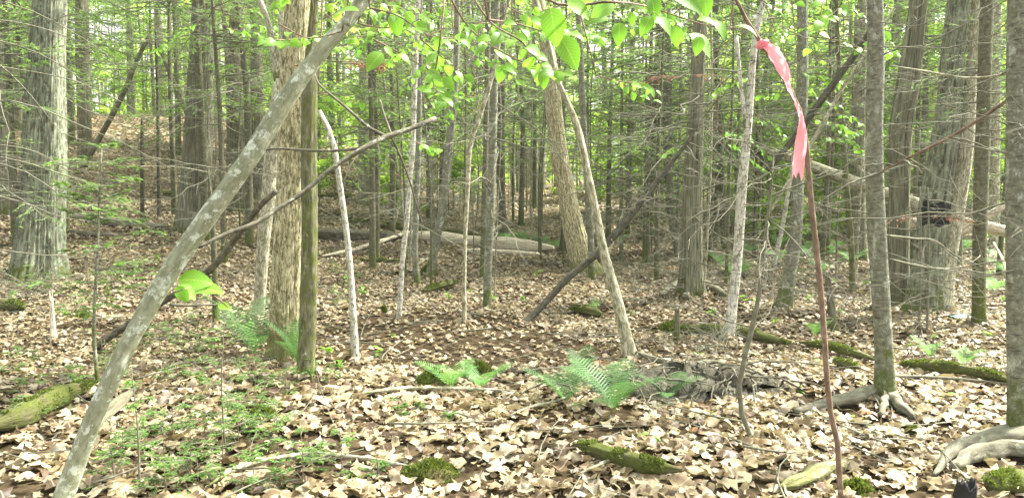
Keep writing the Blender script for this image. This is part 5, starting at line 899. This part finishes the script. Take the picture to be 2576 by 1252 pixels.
for px, Y, k, s in ((430, 34, 0, .8), (250, 36, 1, 1), (330, 38, 0, 1), (380, 36, 1, 1), (1560, 30, 2, 1), (1700, 24, 0, 1), (1880, 20, 1, 1), (1920, 22, 0, .8), (2060, 22, 0, 1), (2100, 26, 0, 1), (2130, 20, 1, 1), (2210, 25, 0, 1), (2340, 24, 1, 1), (2420, 20, 0, 1), (2500, 22, 0, 1), (2540, 17, 1, 1), (2440, 28, 0, 1.2), (1780, 26, 0, 1), (1840, 24, 1, 1), (2010, 28, 0, 1.3), (1500, 30, 0, .9), (1400, 40, 0, 1.2), (1300, 40, 0, 1.2), (1980, 17, 1, .8), (40, 18, 2, .8), (150, 20, 2, .7), (2570, 24, 0, 1.3), (2300, 27, 0, 1.3), (1700, 30, 0, 1.3), (1620, 34, 0, 1.3)):
    put(PS[k], px, Y, s, 2)
for i in range(34): put(PS[rb.integers(0, 2)], rb.uniform(700, 2600), rb.uniform(17, 32), rb.uniform(.8, 1.2), 2)
for i in range(30): put(PS[rb.integers(0, 2)], rb.uniform(0, 2600), rb.uniform(36, 55), rb.uniform(.9, 1.6), 2)
for i in range(130): put(PT[rb.integers(0, 3)], rb.uniform(300, 2560) if i % 5 else rb.uniform(1000, 1900), 9.5 + 20 * rb.random() ** .8, rb.uniform(.8, 1.5), 4)
KIND = {5: ('feathery young hemlock', 'tree', 'young hemlocks among the trunks'), 4: ('thin bare sapling', 'sapling', 'thin bare saplings'), 3: ('drooping green hemlock', 'tree', 'hemlocks in the middle distance'), 0: ('background conifer trunk', 'tree', 'background conifers'), 1: ('leafy background tree', 'tree', 'background broadleaf trees'), 2: ('leafy understorey sapling', 'sapling', 'understorey saplings')}
_U = ['first', 'second', 'third', 'fourth', 'fifth', 'sixth', 'seventh', 'eighth', 'ninth']
ORD = _U + ['tenth', 'eleventh', 'twelfth', 'thirteenth', 'fourteenth', 'fifteenth', 'sixteenth', 'seventeenth', 'eighteenth', 'nineteenth', 'twentieth'] + ['twenty-' + u for u in _U] + ['thirtieth'] + ['thirty-' + u for u in _U]
LAND.sort(); cnt = {}; used = set(); PL.sort(key=lambda q: q[5])
for proto, x, Y, s, what, px in PL:
    right = next((n for p_, n in LAND if p_ >= px), None); left = next((n for p_, n in reversed(LAND) if p_ < px), None)
    kd, cat, grp = KIND[what]
    if 'young_fir' in proto.name: kd, cat, grp = 'young green fir', 'young fir', 'young firs in the background'
    key = (kd, left); cnt[key] = cnt.get(key, 0) + 1; o_ = ORD[min(cnt[key] - 1, 38)]
    lab = o_ + ' ' + kd + (' rightward of ' + left if left else ' left of ' + right)
    o = proto if proto.name not in used else copy_tree(proto); used.add(proto.name)
    o.location = (x, Y, gz(x, Y)); o.rotation_euler = (0, 0, rb.uniform(0, 6.28)); o.scale = (s * rb.uniform(.9, 1.1),) * 2 + (s,); tag(o, lab, cat, grp)
for p in PC + PB + PS + PH + PT + PN:
    if p.name not in used:
        for ch in list(p.children): bpy.data.objects.remove(ch)
        bpy.data.objects.remove(p)
# the far-off wood, one mass of leaves and stems
def far_wood():
    rng = np.random.default_rng(31); mb = MB(); n = 60000; Y = rng.uniform(70, 115, n); x = rng.uniform(-1, 1, n) * (Y * .74 + 6)
    cz = rng.uniform(0, 1, n) ** .8 * 32
    dens = .5 + .5 * np.sin(x * .35 + Y * .2) * np.sin(cz * .5 + x * .21) + .25 * np.sin(x * .9 + cz * .7); pxx = CX + x / Y * F; pyy = HZ - (cz + 2.5) / Y * F
    keep = (dens > .28); c = np.stack([x, Y, H(x, Y) + cz], -1)[keep]
    q = c[rng.integers(0, len(c), 90000)] + rng.normal(0, .8, (90000, 3)) * np.array([1, 1, .6]); X, Yv, Z = frames(rng, len(q), np.array([0, -.3, 1.]), .7)
    q = q[~((abs((CX + q[:, 0] / q[:, 1] * F) - 280) < 60) & (q[:, 2] > 9))]; q = q[(q[:, 2] < 15 + 6 * np.sin(q[:, 0] * .31) + 5 * np.sin(q[:, 0] * .83 + 1)) | (rng.random(len(q)) < .35)] ; X, Yv, Z = X[:len(q)], Yv[:len(q)], Z[:len(q)]
    scatter(mb, *LEAF6, q, X, Yv, Z, rng.uniform(.35, .9, len(q)))
    tag(mb.build('distant_wood_foliage', M_broad, smooth=False), 'bright green mass of distant leaves behind all the trunks', 'foliage', kind='stuff')
    mb = MB(); n = 150; Y = rng.uniform(70, 110, n); x = rng.uniform(-1, 1, n) * Y * .72; z = H(x, Y); P = np.stack([np.stack([x, Y, z - .5], -1), np.stack([x + rng.normal(0, .4, n), Y, z + 12], -1), np.stack([x + rng.normal(0, .8, n), Y, z + 24], -1)], 1)
    tubes(mb, P, rng.uniform(.10, .22, n)[:, None] * np.array([1, .7, .3])[None], 8)
    tag(mb.build('distant_wood_stems', BK['grey']), 'countless distant stems seen as a grey mass', 'tree stems', kind='stuff')
far_wood()
leaf_litter()
twig_litter()



def relabel(group, noun, tail=''):
    obs = [o for o in bpy.data.objects if o.get('group') == group]; cnt = {}
    def pxo(o): p = o.location; return CX + F * p.x / p.y
    for o in sorted(obs, key=pxo):
        x = pxo(o); left = next((n for p_, n in reversed(LAND) if p_ < x), None); right = next((n for p_, n in LAND if p_ >= x), None); cnt[left] = cnt.get(left, 0) + 1
        o['label'] = ORD[min(cnt[left] - 1, 38)] + ' ' + noun + ((' rightward of ' + left) if left else (' left of ' + right)) + tail
relabel('low fir seedlings', 'feathery fir seedling', ', low in leaves'); relabel('tiny seedlings in the leaf litter', 'tiny broadleaf seedling'); relabel('ferns behind the bleached log', 'far bright fern'); relabel('far ferns in the sunny gap', 'far green fern')
for k, o in enumerate(o for o in bpy.data.objects if o.get('group') == 'cut logs of the distant pile'):
    o['label'] = 'pale cut log, ' + ORD[k % 4] + ' from left in the ' + ('bottom', 'middle', 'top')[k // 4] + ' row of the distant pile'

def haze():  # thin volume added to lift the blacks and pale the background
    bm_v = np.array([(x, y, z) for z in (-3, 45) for y in (-8, 128) for x in (-98, 98)], float); mb = MB()
    mb.add(bm_v, [np.array([(0, 2, 3, 1), (4, 5, 7, 6), (0, 1, 5, 4), (2, 6, 7, 3), (0, 4, 6, 2), (1, 3, 7, 5)])])
    m = bpy.data.materials.new('added_haze_air'); m.use_nodes = True; t = m.node_tree; t.nodes.clear(); v = t.nodes.new('ShaderNodeVolumePrincipled'); v.inputs['Color'].default_value = (.93, 1, .86, 1); v.inputs['Density'].default_value = .0006; v.inputs['Anisotropy'].default_value = .2
    o = t.nodes.new('ShaderNodeOutputMaterial'); t.links.new(v.outputs[0], o.inputs['Volume']); tag(mb.build('haze', m, smooth=False), 'thin added haze that lifts and pales the far wood', 'haze', kind='stuff')
haze()
